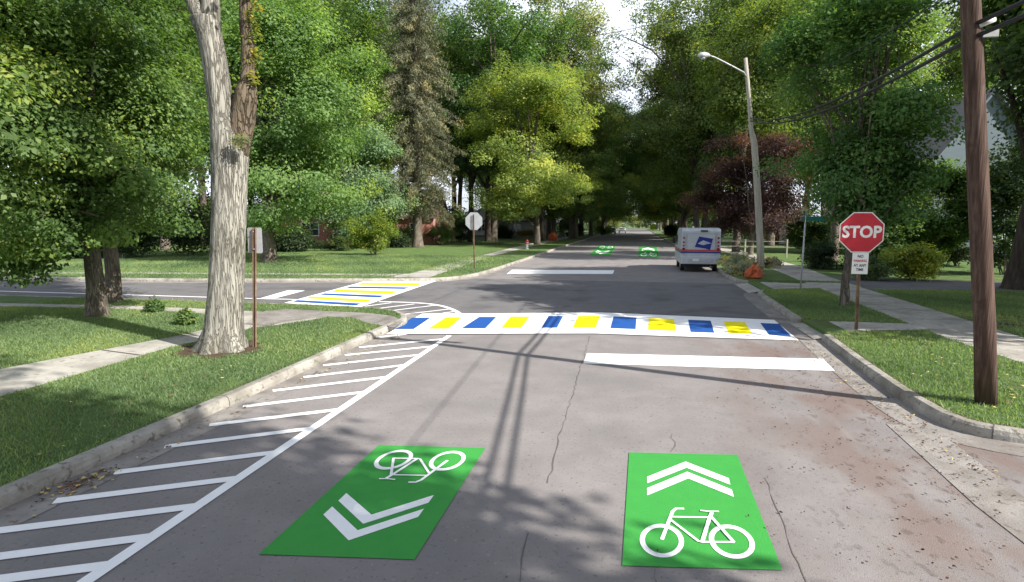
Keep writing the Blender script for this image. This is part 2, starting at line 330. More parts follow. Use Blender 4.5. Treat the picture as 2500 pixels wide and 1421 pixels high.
def crown_points(rng, n, c, rx, rz, shape='round', ry=None, lobes=.22, inner=.30):
    ry = ry or rx
    if shape in ('round', 'vase') and n >= 60:
        k = max(14, n//9); mac = crown_points(rng, k, c, rx*.88, rz*.9, shape+'_', ry*.88, lobes, max(inner, .45))
        q = mac[(rng.random(n)*len(mac)).astype(int)]; g = rng.normal(size=(n, 3))*.62
        sz = .9*(rx*ry*rz)**(1/3)/k**(1/3)
        return q+g*np.array([sz*1.15, sz*1.15, sz*.62])
    shape = shape.strip('_')
    ph = rng.random((6, 3))*6.3; out = []
    for _ in range(n*6):
        if len(out) >= n: break
        d = rng.normal(size=3); d /= np.linalg.norm(d)
        az = math.atan2(d[1], d[0]); el = math.asin(d[2])
        lob = 1+lobes*(math.sin(3*az+ph[0, 0]+2*el)*.5+math.sin(5*az+ph[1, 0]-3*el)*.35+math.sin(4*el*2+ph[2, 0]+az)*.5)
        f = lob*(inner+(1-inner)*rng.random()**.5)
        if shape == 'round': p = np.array([d[0]*rx*f, d[1]*ry*f, d[2]*rz*f])
        elif shape == 'vase':
            p = np.array([d[0]*rx*f, d[1]*ry*f, d[2]*rz*f]); k = .72+.38*(p[2]/rz+1)/2; p[0] *= k; p[1] *= k
        else:
            h = rng.random()**(1.35 if shape == 'cone' else .9)
            e = (1-h)**.55 if shape == 'cone' else min(1, (1-h)*5)**.6*min(1, h*6+.4)**.5
            a = rng.random()*2*math.pi; r = e*(.35+.65*rng.random()**.5)*(1+.25*math.sin(h*23+3*a+ph[0, 0]))
            p = np.array([math.cos(a)*rx*r, math.sin(a)*ry*r, (h*2-1)*rz])
        out.append(p+np.array(c))
    return np.array(out)

def wood(trunk_pts, radii, targets, rng, limb_r, n_sec=18, z_lo=None, sides=10):
    mb = MB(); mb.tube(trunk_pts, radii, sides, wob=.10, rng=rng)
    tp = [Vector(p) for p in trunk_pts]; zt = tp[-1].z; z0 = z_lo if z_lo is not None else tp[len(tp)//2].z
    def on_trunk(z):
        for a, b in zip(tp, tp[1:]):
            if a.z <= z <= b.z: return a.lerp(b, (z-a.z)/max(b.z-a.z, 1e-6))
        return tp[-1]
    mids = []
    for i, t in enumerate(targets):
        t = Vector(t); z = z0+(zt-z0)*min(1, max(0, rng.random()*.9))
        z = min(z, t.z-.1) if t.z > z0 else z0
        s = on_trunk(z); m = s.lerp(t, .5)+Vector((rng.normal()*.2, rng.normal()*.2, (t-s).length*.10))
        r = limb_r*(.6+.6*rng.random()); q = s.lerp(m, .5)+Vector((rng.normal()*.1, rng.normal()*.1, .05))
        mb.tube([s, q, m, m.lerp(t, .5)+Vector((0, 0, .1)), t], [r, r*.8, r*.55, r*.35, r*.12], 6, cap=False)
        mids += [(m, r*.5), (m.lerp(t, .5), r*.35)]
    for i in range(n_sec):
        if not mids: break
        m, r = mids[int(rng.random()*len(mids))]; t = Vector(targets[int(rng.random()*len(targets))])
        e = m+(t-m).normalized()*(1.0+rng.random())+Vector((rng.normal(), rng.normal(), rng.normal()*.5))*.7
        mb.tube([m, m.lerp(e, .5)+Vector((0, 0, .12)), e], [r, r*.6, r*.2], 5, cap=False)
    return mb

def set_color(o, col): o.color = (*col, 1)

def tree(name, label, base, top, rx, cbase, trunk_r, col, seed=0, leaf=.16, clumps=160, per=90, crad=.8, shape='round', group=None, bark='bark',
         cat='tree', lean=(0, 0), ry=None, yellow=.05, flat=.7, limbs=12, droop=.15, mat='leaf', aspect=.62, inner=.3, lobes=.22, up=.55):
    rng = np.random.default_rng(seed)
    x, y = base; z0 = .0
    root = thing(name, label, cat, (x, y, z0), 0, group)
    cz = (top+cbase)/2; rz = (top-cbase)/2
    cx, cy = lean
    crad *= 1.42; per = int(per*1.55); leaf *= 1.12
    pts = crown_points(rng, clumps, (cx, cy, cz), rx*.97, rz, shape, ry, lobes, inner)
    rad = crad*(.7+.6*rng.random(len(pts)))
    me = leaves_mesh('crown', pts, rad, per, leaf, rng, flat=flat, out=(cx, cy, cz-rz*.4), mat=M[mat], yellow=yellow, droop=droop, aspect=aspect, up=up)
    far = pts[np.argsort(-np.linalg.norm((pts-[cx, cy, cz])/[rx, rx, rz], axis=1))][:len(pts)//2]
    tg = [far[int(rng.random()*len(far))] for _ in range(limbs)]
    th = cbase+rz*(1.1 if shape != 'cone' and shape != 'column' else 1.85)
    k = 7; tr = [(cx*(i/k)**1.5+rng.normal()*.04*(i > 0), cy*(i/k)**1.5+rng.normal()*.04*(i > 0), -.05+th*i/k) for i in range(k+1)]
    tr.insert(1, (tr[0][0], tr[0][1], .22)); 
    rr = [trunk_r*1.55, trunk_r*1.15]+[trunk_r*(1-.10*i) for i in range(1, k+1)]
    wood(tr, rr, tg, rng, trunk_r*.42, 18, cbase*.8).build('trunk', M[bark], root, smooth=True)
    cr = link('crown', me, root); set_color(cr, col)
    return root

def copy_tree(src, label, base, s=1, sz=None, rz=0, col=None, group=None, name=None):
    r = src.copy(); C.objects.link(r); r.location = (*base, 0); r.rotation_euler = (0, 0, rz); r.scale = (s, s, sz or s)
    r['label'] = label
    if name: r.name = name
    if group: r['group'] = group
    for ch in list(src.children):
        c = ch.copy(); C.objects.link(c); c.parent = r
        if col and ('crown' in c.name or 'foliage' in c.name): set_color(c, col)
    return r

def shrub(name, label, base, rx, ry, h, col, seed=0, leaf=.10, clumps=40, per=60, crad=.35, group=None, cat='shrub', yellow=.03, z0=.13, stems=6, mat='leaf', aspect=.6, droop=.1, up=.55, flat=.8, inner=.3):
    rng = np.random.default_rng(seed)
    root = thing(name, label, cat, (base[0], base[1], z0), 0, group)
    pts = crown_points(rng, clumps, (0, 0, h*.52), rx*.85, h*.46, 'round', ry*.85, .18, inner)
    pts[:, 2] = np.clip(pts[:, 2], crad*.4, None)
    me = leaves_mesh('foliage', pts, crad*(.7+.6*rng.random(len(pts))), per, leaf, rng, flat=flat, out=(0, 0, 0), mat=M[mat], yellow=yellow, droop=droop, aspect=aspect, up=up)
    o = link('foliage', me, root); set_color(o, col)
    mb = MB()
    for i in range(stems):
        t = pts[int(rng.random()*len(pts))]
        mb.tube([(rng.normal()*.08, rng.normal()*.08, -.05), (t[0]*.5, t[1]*.5, t[2]*.6), tuple(t)], [.03, .02, .008], 5, cap=False)
    mb.build('stem', M['bark'], root, smooth=True)
    return root

# ================================================================= SETTING
GZ = .13
def offset(poly, d):
    """offset an open polyline to its left by d"""
    out = []; n = len(poly)
    for i, p in enumerate(poly):
        a = Vector(poly[max(i-1, 0)]); b = Vector(poly[min(i+1, n-1)]); t = (b-a).normalized()
        out.append((p[0]-t.y*d, p[1]+t.x*d))
    return out
def smooth_line(pts, it=2):
    for _ in range(it):
        q = [pts[0]]
        for a, b in zip(pts, pts[1:]):
            q += [(a[0]*.75+b[0]*.25, a[1]*.75+b[1]*.25), (a[0]*.25+b[0]*.75, a[1]*.25+b[1]*.75)]
        pts = q+[pts[-1]]
    return pts
def struct(mb, name, mat, **k): return tag(mb.build(name, mat, **k), kind='structure')

# base terrain
struct(MB().add([(-700, -500, -.06), (700, -500, -.06), (700, 1500, -.06), (-700, 1500, -.06)], [(0, 1, 2, 3)]), 'ground', M['grass'])
# carriageway: main street, left cross street, right side street
XR = 5.0
def quad(x0, y0, x1, y1, z=0): return [(x0, y0, z), (x1, y0, z), (x1, y1, z), (x0, y1, z)], [(0, 1, 2, 3)]
mb = MB()
mb.add(*quad(-9, -40, 1.6, 15)); mb.add(*quad(-9, 24.6, XR, 262)); mb.add(*quad(1.6, -40, XR, -1))
struct(mb, 'main_street', M['asphalt'])
mb = MB(); mb.add(*quad(1.6, -1, XR, 15)); mb.add(*quad(XR, -1, 60, 8.2))
struct(mb, 'side_street', M['asphalt'])
mb = MB(); mb.add(*quad(-9, 15, XR, 24.6)); mb.add(*quad(-90, 13.6, -9, 24.6))
struct(mb, 'cross_street', M['asphalt_new'])

def kerb(line, name, side=1, w_=.16, ztop=.145):
    """kerb prism with a rounded nose; line is the road side foot, the lawn lies to its left (side=1)"""
    prof = [(-.0, -.05), (0.0, .06), (.015, .115), (.045, .140), (w_*.8, ztop), (w_, ztop-.006), (w_, -.05)]
    rng = random.Random(len(line)); lines = [offset(line, side*d) for d, z in prof]
    v = []; n = len(prof)
    for i in range(len(line)):
        jz = rng.uniform(-.009, .005); 
        for k in range(n): v.append((lines[k][i][0], lines[k][i][1], prof[k][1]+(jz if k in (2, 3, 4) else 0)))
    f = [(i*n+k, i*n+k+1, (i+1)*n+k+1, (i+1)*n+k) if side < 0 else (i*n+k, (i+1)*n+k, (i+1)*n+k+1, i*n+k+1) for i in range(len(line)-1) for k in range(n-1)]
    e = (len(line)-1)*n; f += [tuple(range(n)), tuple(range(e+n-1, e-1, -1))]
    return struct(MB().add(v, f), name, M['kerb'])
def strip(line, d0, d1, z, name, mat):
    a = offset(line, d0); b = offset(line, d1); n = len(line)
    v = [(p[0], p[1], z) for p in a]+[(p[0], p[1], z) for p in b]
    f = [(i, i+1, n+i+1, n+i) for i in range(n-1)]
    return struct(MB().add(v, f), name, mat)
def kerb_joints(line, side, step=3.0):
    d = 0; last = 1.2; mb = MB()
    for a, b in zip(line, line[1:]):
        L_ = math.dist(a, b)
        if L_ > 1: continue
        d += L_
        if d-last > step and -2 < a[1] < 24 and abs(a[0]) < 14:
            last = d; t = Vector((b[0]-a[0], b[1]-a[1], 0)).normalized(); n = Vector((-t.y, t.x, 0))*side; p = Vector((*a, 0))
            q = [(-.004, -.02), (-.004, .062), (.012, .118), (.044, .143), (.13, .149), (.17, .142), (.17, -.02)]
            v = [p+n*x+Vector((0, 0, z))-t*.006 for x, z in q]+[p+n*x+Vector((0, 0, z))+t*.006 for x, z in q]; k = len(q)
            mb.add(v, [tuple(range(k)), tuple(range(2*k-1, k-1, -1))]+[(i, k+i, k+(i+1) % k, (i+1) % k) for i in range(k)])
    return struct(mb, 'kerb_joint', M['crack'])
def densify(pts, step=.6):
    out = []
    for a, b in zip(pts, pts[1:]):
        L_ = math.dist(a, b); k = max(1, min(60, int(L_/step)))
        out += [(a[0]+(b[0]-a[0])*i/k, a[1]+(b[1]-a[1])*i/k) for i in range(k)]
    return out+[pts[-1]]
def sheet(pts, z, name, mat): return struct(MB().prism(pts, 0, z, sides=False), name, mat)

# --- block A, near left
cornerA = P2([(960, 806), (1000, 790), (985, 772), (925, 762), (820, 757), (700, 752), (400, 742), (0, 729)])
lineA = densify(smooth_line([(-5.28, -30), (-5.28, 0), (-5.28, 5.5), (-5.33, 8.2), (-5.42, 10.6)]+cornerA+[(-40, 14.5), (-90, 14.3)], 2))
kerb(lineA, 'kerb'); strip(lineA, -.40, 0.0, .005, 'gutter', M['gutter'])
lawnA = offset(lineA, .15)+[(-90, -30)]
struct(MB().prism(lawnA, -.05, GZ), 'lawn', M['grass'])
sheet([(-8.3, -30), (-8.3, 5.9), (-8.5, 8.9), (-8.3, 11.0), (-7.6, 12.2), (-7.4, 13.0), (-9.6, 13.4), (-9.25, 11.4), (-9.2, 10.2), (-9.9, 7), (-9.9, -30)], GZ+.006, 'sidewalk', M['concrete'])
sheet(P2([(905, 792), (965, 800), (985, 786), (960, 772), (900, 765), (700, 755), (640, 762), (600, 790), (640, 800), (700, 785), (790, 774), (860, 776)], GZ), GZ+.009, 'corner_pavement', M['gutter'])  # greyer gutter concrete used here to carry the shade on this corner
sheet(P2([(-300, 735), (0, 741), (300, 747), (480, 754), (640, 762), (600, 784), (470, 764), (300, 755), (0, 749), (-300, 742)], GZ), GZ+.012, 'sidewalk', M['concrete'])
# --- block B, far left
lineB = densify(smooth_line([(-90, 19.8), (-40, 19.9), (-28, 19.95), (-21, 19.95), (-14.4, 21.3), (-9.6, 22.5), (-8.0, 23.1), (-7.3, 24.6), (-7.05, 27.5), (-7.15, 40), (-7.3, 50), (-7.4, 120), (-7.4, 262)], 2))
kerb(lineB, 'kerb'); strip(lineB, -.40, 0, .005, 'gutter', M['gutter'])
lawnB = offset(lineB, .15)+[(-30, 262), (-90, 262)]
struct(MB().prism(lawnB, -.05, GZ), 'lawn', M['grass'])
sheet([(-8.7, 23.2), (-8.75, 24.4), (-10.0, 39.7), (-10.35, 60), (-10.4, 255), (-11.9, 255), (-11.75, 58), (-10.2, 24.5), (-10.4, 22.9)], GZ+.006, 'sidewalk', M['concrete'])
sheet(P2([(-200, 663.5), (300, 665), (700, 667), (1010, 669), (1000, 674), (700, 671), (300, 668.5), (-200, 667)], GZ), GZ+.010, 'sidewalk', M['concrete'])
# --- right side blocks
lineR1 = densify(smooth_line([(60, 7.35), (12, 7.2), (5.0, 7.15), (4.2, 7.2), (3.72, 7.5), (3.62, 8.3), (3.7, 10.5), (3.86, 13.0)], 2))
lineR2 = densify(smooth_line([(3.86, 15.0), (3.95, 18), (4.02, 20.6), (4.25, 21.3)], 2))
lineR3 = densify(smooth_line([(4.5, 24.3), (4.0, 25.2), (4.0, 28), (4.15, 33), (4.15, 120), (4.15, 262)], 2))
kerb_joints(lineA, 1); kerb_joints(lineR1, -1); kerb_joints(lineR2, -1)
for ln in (lineR1, lineR2, lineR3):
    kerb(ln, 'kerb', -1); strip(ln, .45, 0, .005, 'gutter', M['gutter'])
strip(lineR1, -.15, -.215, GZ+.006, 'soil_edge', M['soil']); strip(lineR2, -.15, -.20, GZ+.006, 'soil_edge', M['soil'])
inner = lambda ln: offset(ln, -.15)
lawnR = inner(lineR1)+[(3.99, 15.0)]+inner(lineR2)+[(4.4, 24.3)]+inner(lineR3)+[(60, 262), (60, 7.5)]
struct(MB().prism(lawnR[::-1], -.05, GZ), 'lawn', M['grass'])
strip([(3.3, 7.6), (3.2, 5.5), (3.3, 3), (3.3, -1)], -.25, .25, .0065, 'gutter', M['gutter'])
sheet([(6.35, 7.6), (6.35, 10.85), (6.2, 13), (6.3, 18), (6.5, 24.4), (6.9, 33), (7.2, 60), (7.2, 300), (8.7, 300), (8.7, 60), (8.7, 33), (8.3, 28), (8.0, 22), (7.85, 16), (7.76, 13.4), (7.8, 7.6)], GZ+.006, 'sidewalk', M['concrete'])
def ramp(pts, zs, name, mat): return struct(MB().add([(p[0], p[1], z) for p, z in zip(pts, zs)], [tuple(range(len(pts)))]), name, mat)
ramp([(3.72, 13.0), (4.6, 13.35), (4.6, 14.75), (3.72, 15.0)], [.012, GZ+.012, GZ+.012, .012], 'ramp', M['concrete'])
sheet([(4.6, 13.5), (6.3, 13.95), (6.3, 14.75), (4.6, 14.75)], GZ+.012, 'corner_path', M['concrete'])
ramp([(3.9, 21.3), (4.9, 21.55), (4.9, 24.1), (3.9, 24.4)], [.012, GZ+.012, GZ+.012, .012], 'ramp', M['concrete'])
sheet([(4.9, 21.7), (6.45, 22.3), (6.5, 23.9), (4.9, 24.1)], GZ+.012, 'corner_path', M['concrete'])
sheet([(8.02, 22.2), (8.3, 27.2), (14, 26.2), (60, 25.2), (60, 22.6), (14, 22.9)], GZ+.015, 'driveway', M['asphalt_new'])
sheet([(7.8, 14.6), (7.9, 16.2), (20, 17), (20, 15)], GZ+.015, 'path', M['soil'])

# expansion joints of the pavements
def joints(pairs, z, name='pavement_joint'):
    mb = MB()
    for (a, b) in pairs:
        a = Vector((*a, 0)); b = Vector((*b, 0)); t = (b-a).normalized()*.5; nrm = Vector((-t.y, t.x, 0))*.028
        mb.add([(p.x, p.y, z) for p in (a-nrm, b-nrm, b+nrm, a+nrm)], [(0, 1, 2, 3)])
    struct(mb, name, M['crack'])
jp = [((-9.9+.0*i, -2+1.5*i), (-8.32, -2+1.5*i)) for i in range(6)]+[((-9.55, 8.5), (-8.5, 8.3)), ((-9.2, 10), (-8.4, 10.0)), ((-9.25, 11.5), (-8.15, 11.4))]
jp += [((-10.15-i*.055, 25.5+1.5*i), (-8.9-i*.085, 25.5+1.5*i)) for i in range(10)]
joints(jp, GZ+.016)
joints([((6.3, 8+1.5*i), (7.8, 8+1.5*i)) for i in range(16)], GZ+.018)

# cracks in the carriageway
def crack(name, pts, w_, z=.004, seed=1):
    rng = random.Random(seed); pts = densify(pts, .12); mb = MB(); v = []
    for i, p in enumerate(pts):
        a = Vector(pts[max(i-1, 0)]); b = Vector(pts[min(i+1, len(pts)-1)]); t = (b-a).normalized()
        j = rng.gauss(0, .012); ww = w_*rng.uniform(.08, .6)
        v += [(p[0]-t.y*(j-ww/2), p[1]+t.x*(j-ww/2), z), (p[0]-t.y*(j+ww/2), p[1]+t.x*(j+ww/2), z)]
    mb.add(v, [(2*i, 2*i+1, 2*i+3, 2*i+2) for i in range(len(pts)-1)])
    return struct(mb, name, M['crack'])
crack('road_crack', P2([(1340, 1180), (1352, 1120), (1375, 1040), (1402, 950), (1422, 880), (1440, 820)]), .03, .0035, 1)
crack('road_crack', P2([(1590, 1388), (1600, 1410), (1612, 1450)]), .025, .0035, 2)
crack('road_crack', P2([(1868, 1170), (1895, 1240), (1925, 1310), (1960, 1400), (1985, 1460)]), .018, .0035, 3)
crack('road_crack', P2([(1270, 1421), (1280, 1340), (1290, 1300)]), .02, .0035, 4)
crack('road_crack', P2([(1195, 683), (1120, 715), (1060, 745), (1040, 760)]), .06, .0035, 5)
crack('road_crack', P2([(1640, 1060), (1648, 1090), (1640, 1105)]), .02, .0035, 6)
crack('road_crack', P2([(1450, 640), (1360, 665)]), .06, .0035, 7)
# cracks in the left gutter
for k, (a, b) in enumerate([((390, 1090), (430, 1112)), ((170, 1140), (185, 1165)), ((495, 990), (505, 1022))]):
    pass

# ================================================================= ROAD MARKINGS
def flat_poly(pts, z): return [(p[0], p[1], z) for p in pts]
def ribbon(mb, pts, w_, z, closed=False):
    n = len(pts); v = []
    for i, p in enumerate(pts):
        a = Vector(pts[(i-1) % n] if closed else pts[max(i-1, 0)]); b = Vector(pts[(i+1) % n] if closed else pts[min(i+1, n-1)])
        t = (b-a).normalized(); v += [(p[0]+t.y*w_/2, p[1]-t.x*w_/2, z), (p[0]-t.y*w_/2, p[1]+t.x*w_/2, z)]
    m = n if closed else n-1
    mb.add(v, [(2*i, 2*((i+1) % n), 2*((i+1) % n)+1, 2*i+1) for i in range(m)])
def homog(src, dst):
    A = []; B = []
    for (x, y), (X, Y) in zip(src, dst):
        A += [[x, y, 1, 0, 0, 0, -X*x, -X*y], [0, 0, 0, x, y, 1, -Y*x, -Y*y]]; B += [X, Y]
    h = np.linalg.solve(np.array(A, float), np.array(B, float)); h = np.append(h, 1).reshape(3, 3)
    def f(x, y):
        q = h @ np.array([x, y, 1.]); return (q[0]/q[2], q[1]/q[2])
    return f
# the symbol is traced once in its own square (s to the right, t downwards)
SRC = [(160, 72), (1370, 103), (1880, 1395), (88, 1343)]
to_st = homog(SRC, [(0, 0), (1, 0), (1, 1), (0, 1)])
def ell(x0, x1, y0, y1, cx, cy):
    l = to_st(x0, cy-4); r = to_st(x1, cy+8); t = to_st(cx-8, y0); b = to_st(cx+12, y1)
    c = ((l[0]+r[0])/2, (t[1]+b[1])/2); return c, (r[0]-l[0])/2, (b[1]-t[1])/2
def sharrow_panel(label, quad_px):
    wq = P2(quad_px); f = homog([(0, 0), (1, 0), (1, 1), (0, 1)], wq)
    c = f(.5, .5); root = thing('bike_lane_panel', label, 'road marking', (c[0], c[1], 0), 0, 'green bicycle panels painted on the street')
    loc = lambda pts: [(p[0]-c[0], p[1]-c[1]) for p in pts]
    zz = .0075
    def fix(v, fs):
        return v, fs
    mb = MB(); mb.prism(loc(wq), 0, zz, sides=False); mb.build('green_field', M['green_paint'], root)
    def S(pts): return loc([f(*to_st(x, y)) for x, y in pts])
    zt = zz+.003
    for ch in ([(362, 350), (792, 180), (1275, 368), (1293, 440), (803, 248), (364, 421)], [(362, 478), (811, 294), (1310, 496), (1334, 577), (822, 368), (364, 558)]):
        MB().prism(S(ch), 0, zt, sides=False).build('chevron', M['white_paint'], root)
    mb = MB(); k = 0
    sx = math.dist(wq[0], wq[1]); sy = math.dist(wq[0], wq[3])
    for e in ((283, 779, 880, 1258, 531, 1069), (1061, 1567, 892, 1273, 1314, 1082)):
        (cs, ct), rs, rt = ell(*e); o_ = []; i_ = []
        for a in range(40):
            th = a*math.pi/20; o_.append(f(cs+rs*math.cos(th), ct+rt*math.sin(th))); i_.append(f(cs+rs*.77*math.cos(th), ct+rt*.77*math.sin(th)))
        o_ = loc(o_); i_ = loc(i_); zk = zt+.001*k; k += 1
        v = [(p[0], p[1], zk) for p in o_]+[(p[0], p[1], zk) for p in i_]
        mb.add(v, [(a, (a+1) % 40, 40+(a+1) % 40, 40+a) for a in range(40)])
    wd = lambda n_: sx*n_/1500*.9
    strokes = [([(531, 1058), (650, 740), (690, 709), (778, 710)], 42), ([(640, 803), (1050, 810)], 34), ([(628, 838), (940, 1078), (985, 1088), (1340, 1090)], 36),
               ([(1090, 755), (1060, 830), (985, 1080)], 44), ([(1075, 800), (1335, 1092)], 40), ([(960, 737), (1060, 748), (1166, 748)], 28)]
    for s, wd_ in strokes:
        ribbon(mb, S(s), wd(wd_), zt+.001*k); k += 1
    mb.build('bicycle_symbol', M['white_paint'], root)
    return root
sharrow_panel('green bicycle panel in the right lane nearest the camera, chevrons above the bicycle', [(1536, 1106), (1800, 1112), (1910, 1394), (1519, 1383)])
sharrow_panel('green bicycle panel in the left lane nearest the camera, bicycle upside down above chevrons', [(1012, 1368), (632, 1355), (925, 1088), (1185, 1095)])
sharrow_panel('small far green bicycle panel beside the parked mail truck', [(1560, 602), (1602, 602.5), (1611, 628), (1558, 627)])
sharrow_panel('small far green bicycle panel in the left lane, bicycle upside down', [(1490, 624), (1439, 623), (1462, 600), (1503, 600.5)])

def crosswalk(label, outer, blocks, edges):
    wp = P2(outer); c = (sum(p[0] for p in wp)/len(wp), sum(p[1] for p in wp)/len(wp))
    root = thing('crosswalk', label, 'crosswalk', (*c, 0)); loc = lambda pts: [(p[0]-c[0], p[1]-c[1]) for p in P2(pts)]
    MB().prism(loc(outer), 0, .0125, sides=False).build('white_field', M['white_paint'], root)
    for col, q in blocks:
        MB().prism(loc(q), 0, .0165, sides=False).build(('blue' if col == 'b' else 'yellow')+'_block', M['blue_paint' if col == 'b' else 'yellow_paint'], root)
    for e in edges:
        mb = MB(); ribbon(mb, loc(e), .03, .0195); mb.build('black_edge', M['black_line'], root)
crosswalk('wide white crosswalk with blue and yellow blocks across the main street', [(1030, 767), (1470, 764), (1890, 782), (1950, 832), (1450, 815), (943, 817)],
    [('b', [(1006, 777), (1052, 776.5), (1010, 805), (964, 805)]), ('y', [(1089, 776), (1128, 776), (1095, 804), (1046, 804)]), ('b', [(1170, 775), (1212, 775), (1185, 803), (1127, 803)]),
     ('y', [(1247, 774), (1294, 774), (1273, 802), (1224, 802)]), ('b', [(1339, 773), (1375, 773), (1360, 801.5), (1322, 801.5)]), ('y', [(1412, 772.5), (1465, 772.5), (1455, 801), (1398, 801)]),
     ('b', [(1498, 774), (1554, 776.5), (1552, 805), (1490, 802.7)]), ('y', [(1584, 778), (1645, 780), (1651, 809.5), (1582, 807)]), ('b', [(1680, 782), (1735, 784.5), (1744, 814), (1686, 812)]),
     ('y', [(1766, 786), (1818, 788), (1837, 817.5), (1779, 815)]), ('b', [(1856, 790), (1902, 792), (1931, 822), (1877.5, 819)])],
    [[(1000, 766.5), (1470, 763), (1903, 781)], [(995, 817.5), (1450, 816), (1893, 831.5)]])
c6 = lambda pts: [(550+x/3.553, 450+y/3.553) for x, y in pts]
crosswalk('slanted white crosswalk with blue and yellow stripes across the left side street', c6([(1205, 845), (1833, 840), (1138, 1080), (510, 1032)]),
    [('y', c6([(1190, 858), (1708, 862), (1665, 881), (1148, 875)])), ('b', c6([(1085, 889), (1598, 897), (1555, 911), (1045, 903)])), ('y', c6([(967, 916), (1497, 933), (1440, 954), (925, 936)])),
     ('b', c6([(860, 949), (1385, 969), (1335, 986), (822, 962)])), ('y', c6([(742, 976), (1272, 1006), (1225, 1027), (700, 992)])), ('b', c6([(625, 1008), (1178, 1037), (1133, 1056), (583, 1022)]))],
    [[(693, 741.5), (870, 755)]])
def stop_line(label, q):
    wp = P2(q); c = wp[0]; root = MB().prism([(p[0]-c[0], p[1]-c[1]) for p in wp], 0, .006, sides=False).build('stop_line', M['white_paint'])
    root.location = (*c, 0); tag(root, label, 'stop line', 'white stop lines')
stop_line('wide white stop line in front of the near blue and yellow crosswalk, right lane', [(1433, 863), (2010, 877), (2038, 906), (1424, 888)])
stop_line('thin distant white stop line beyond the intersection, left lane', [(1250, 659), (1500, 660), (1496, 669), (1237, 669)])
stop_line('short slanted white stop line on the left side street beside its crosswalk', [(634, 729), (703, 709), (745, 709.5), (674, 728)])
# hatched buffer along the left kerb
root = thing('hatched_buffer', 'long white hatched buffer zone along the left kerb below the crosswalk', 'road marking', (-4.2, 6, 0))
e0 = Vector((222, 1421)); e1 = Vector((1101, 820)); dl = (e1-e0)
mb = MB(); w0 = P2([(20, 1560), (222-12, 1421), (1097, 820)]); ribbon(mb, [(p[0]+4.2, p[1]-6) for p in w0], .115, .0075); mb.build('edge_line', M['white_paint'], root)
ends = [(-260, 1450, .13), (-190, 1385, .13), (-120, 1312, .125), (133, 1225, .125), (280, 1155, .125), (402, 1092, .125), (511, 1039, .12), (593, 994, .12), (666, 955, .12), (741, 922, .12), (789, 893, .11), (842, 868, .10), (877, 849, .10), (926, 823, .09)]
for i, (u, v, s) in enumerate(ends):
    # meet the edge line
    # point on line: (210+k*879.., ...)
    m_ = (820-1421)/(1097-210)
    uu = (v+s*u-1421+m_*210)/(m_+s); vv = v-s*(uu-u)
    a, b = P2([(u, v), (uu, vv)])
    if i == len(ends)-1: a, b = P2([(926, 823.5), (990, 817)])
    mb = MB(); ribbon(mb, [(a[0]+4.2, a[1]-6), (b[0]+4.2, b[1]-6)], .115, .0085+.0004*(i % 2)); mb.build('hatch_stripe', M['white_paint'], root)
root = thing('hatched_buffer', 'curved white hatched buffer at the left corner between the two crosswalks', 'road marking', (-8, 14, 0))
mb = MB(); ln = smooth_line(P2([(926, 737), (980, 738), (1040, 741), (1080, 747), (1108, 757), (1125, 768)]), 2); ribbon(mb, [(p[0]+8, p[1]-14) for p in ln], .14, .0075); mb.build('edge_line', M['white_paint'], root)
for i, q in enumerate([[(1210, 1060), (1440, 1030)], [(1258, 1087), (1640, 1040)], [(1400, 1103), (1830, 1050)], [(1555, 1130), (1960, 1082)], [(1890, 1118), (1990, 1106)]]):
    q = P2(c6(q)); mb = MB(); ribbon(mb, [(p[0]+8, p[1]-14) for p in q], .09, .0085); mb.build('hatch_stripe', M['white_paint'], root)
mb = MB(); ribbon(mb, P2([(-900, 693), (0, 711), (497, 725.5), (640, 729.5), (730, 731.5)]), .13, .005); tag(mb.build('edge_line', M['white_paint']), 'thin white edge line along the left side street behind the trees', 'road marking')

# ================================================================= GRASS BLADES, FALLEN LEAVES
def inside(poly, X, Y):
    r = np.zeros(len(X), bool); n = len(poly)
    for i in range(n):
        x1, y1 = poly[i]; x2, y2 = poly[(i+1) % n]
        if y1 == y2: continue
        c = ((y1 > Y) != (y2 > Y)) & (X < (x2-x1)*(Y-y1)/(y2-y1)+x1); r ^= c
    return r
pave = [[(-8.3, -30), (-8.3, 5.9), (-8.5, 8.9), (-8.3, 11.0), (-7.6, 12.2), (-7.4, 13.0), (-9.6, 13.4), (-9.25, 11.4), (-9.2, 10.2), (-9.9, 7), (-9.9, -30)],
    P2([(905, 792), (965, 800), (985, 786), (960, 772), (900, 765), (700, 755), (640, 762), (600, 790), (640, 800), (700, 785), (790, 774), (860, 776)], GZ),
    P2([(-300, 735), (0, 741), (300, 747), (480, 754), (640, 762), (600, 784), (470, 764), (300, 755), (0, 749), (-300, 742)], GZ),
    [(6.35, 7.6), (6.35, 10.85), (6.2, 13), (6.3, 18), (6.5, 24.4), (8.1, 24.4), (8.0, 22), (7.85, 16), (7.76, 13.4), (7.8, 7.6)],
    [(3.7, 13.0), (4.6, 13.45), (6.3, 13.95), (6.3, 14.75), (3.7, 15)], [(3.7, 21.2), (6.45, 22.2), (6.5, 23.9), (3.7, 24.4)], [(8.02, 22.2), (8.3, 27.2), (14, 26.2), (14, 22.9)],
    [(-7.0, 23.2), (-8.75, 24.4), (-8.95, 26.6), (-10.35, 26.6), (-10.4, 22.9)]]
cx_, cy_ = G(540, 853, GZ)[:2]
ring = [(cx_+math.cos(a*.35)*(.78+.14*math.sin(a*2.3)+.08*math.sin(a*5.1)), cy_+math.sin(a*.35)*(.74+.12*math.sin(a*1.7+1))) for a in range(18)]
sheet(ring, GZ+.009, 'bare_soil', M['soil']); pave.append([(cx_+(x-cx_)*.9, cy_+(y-cy_)*.9) for x, y in ring])
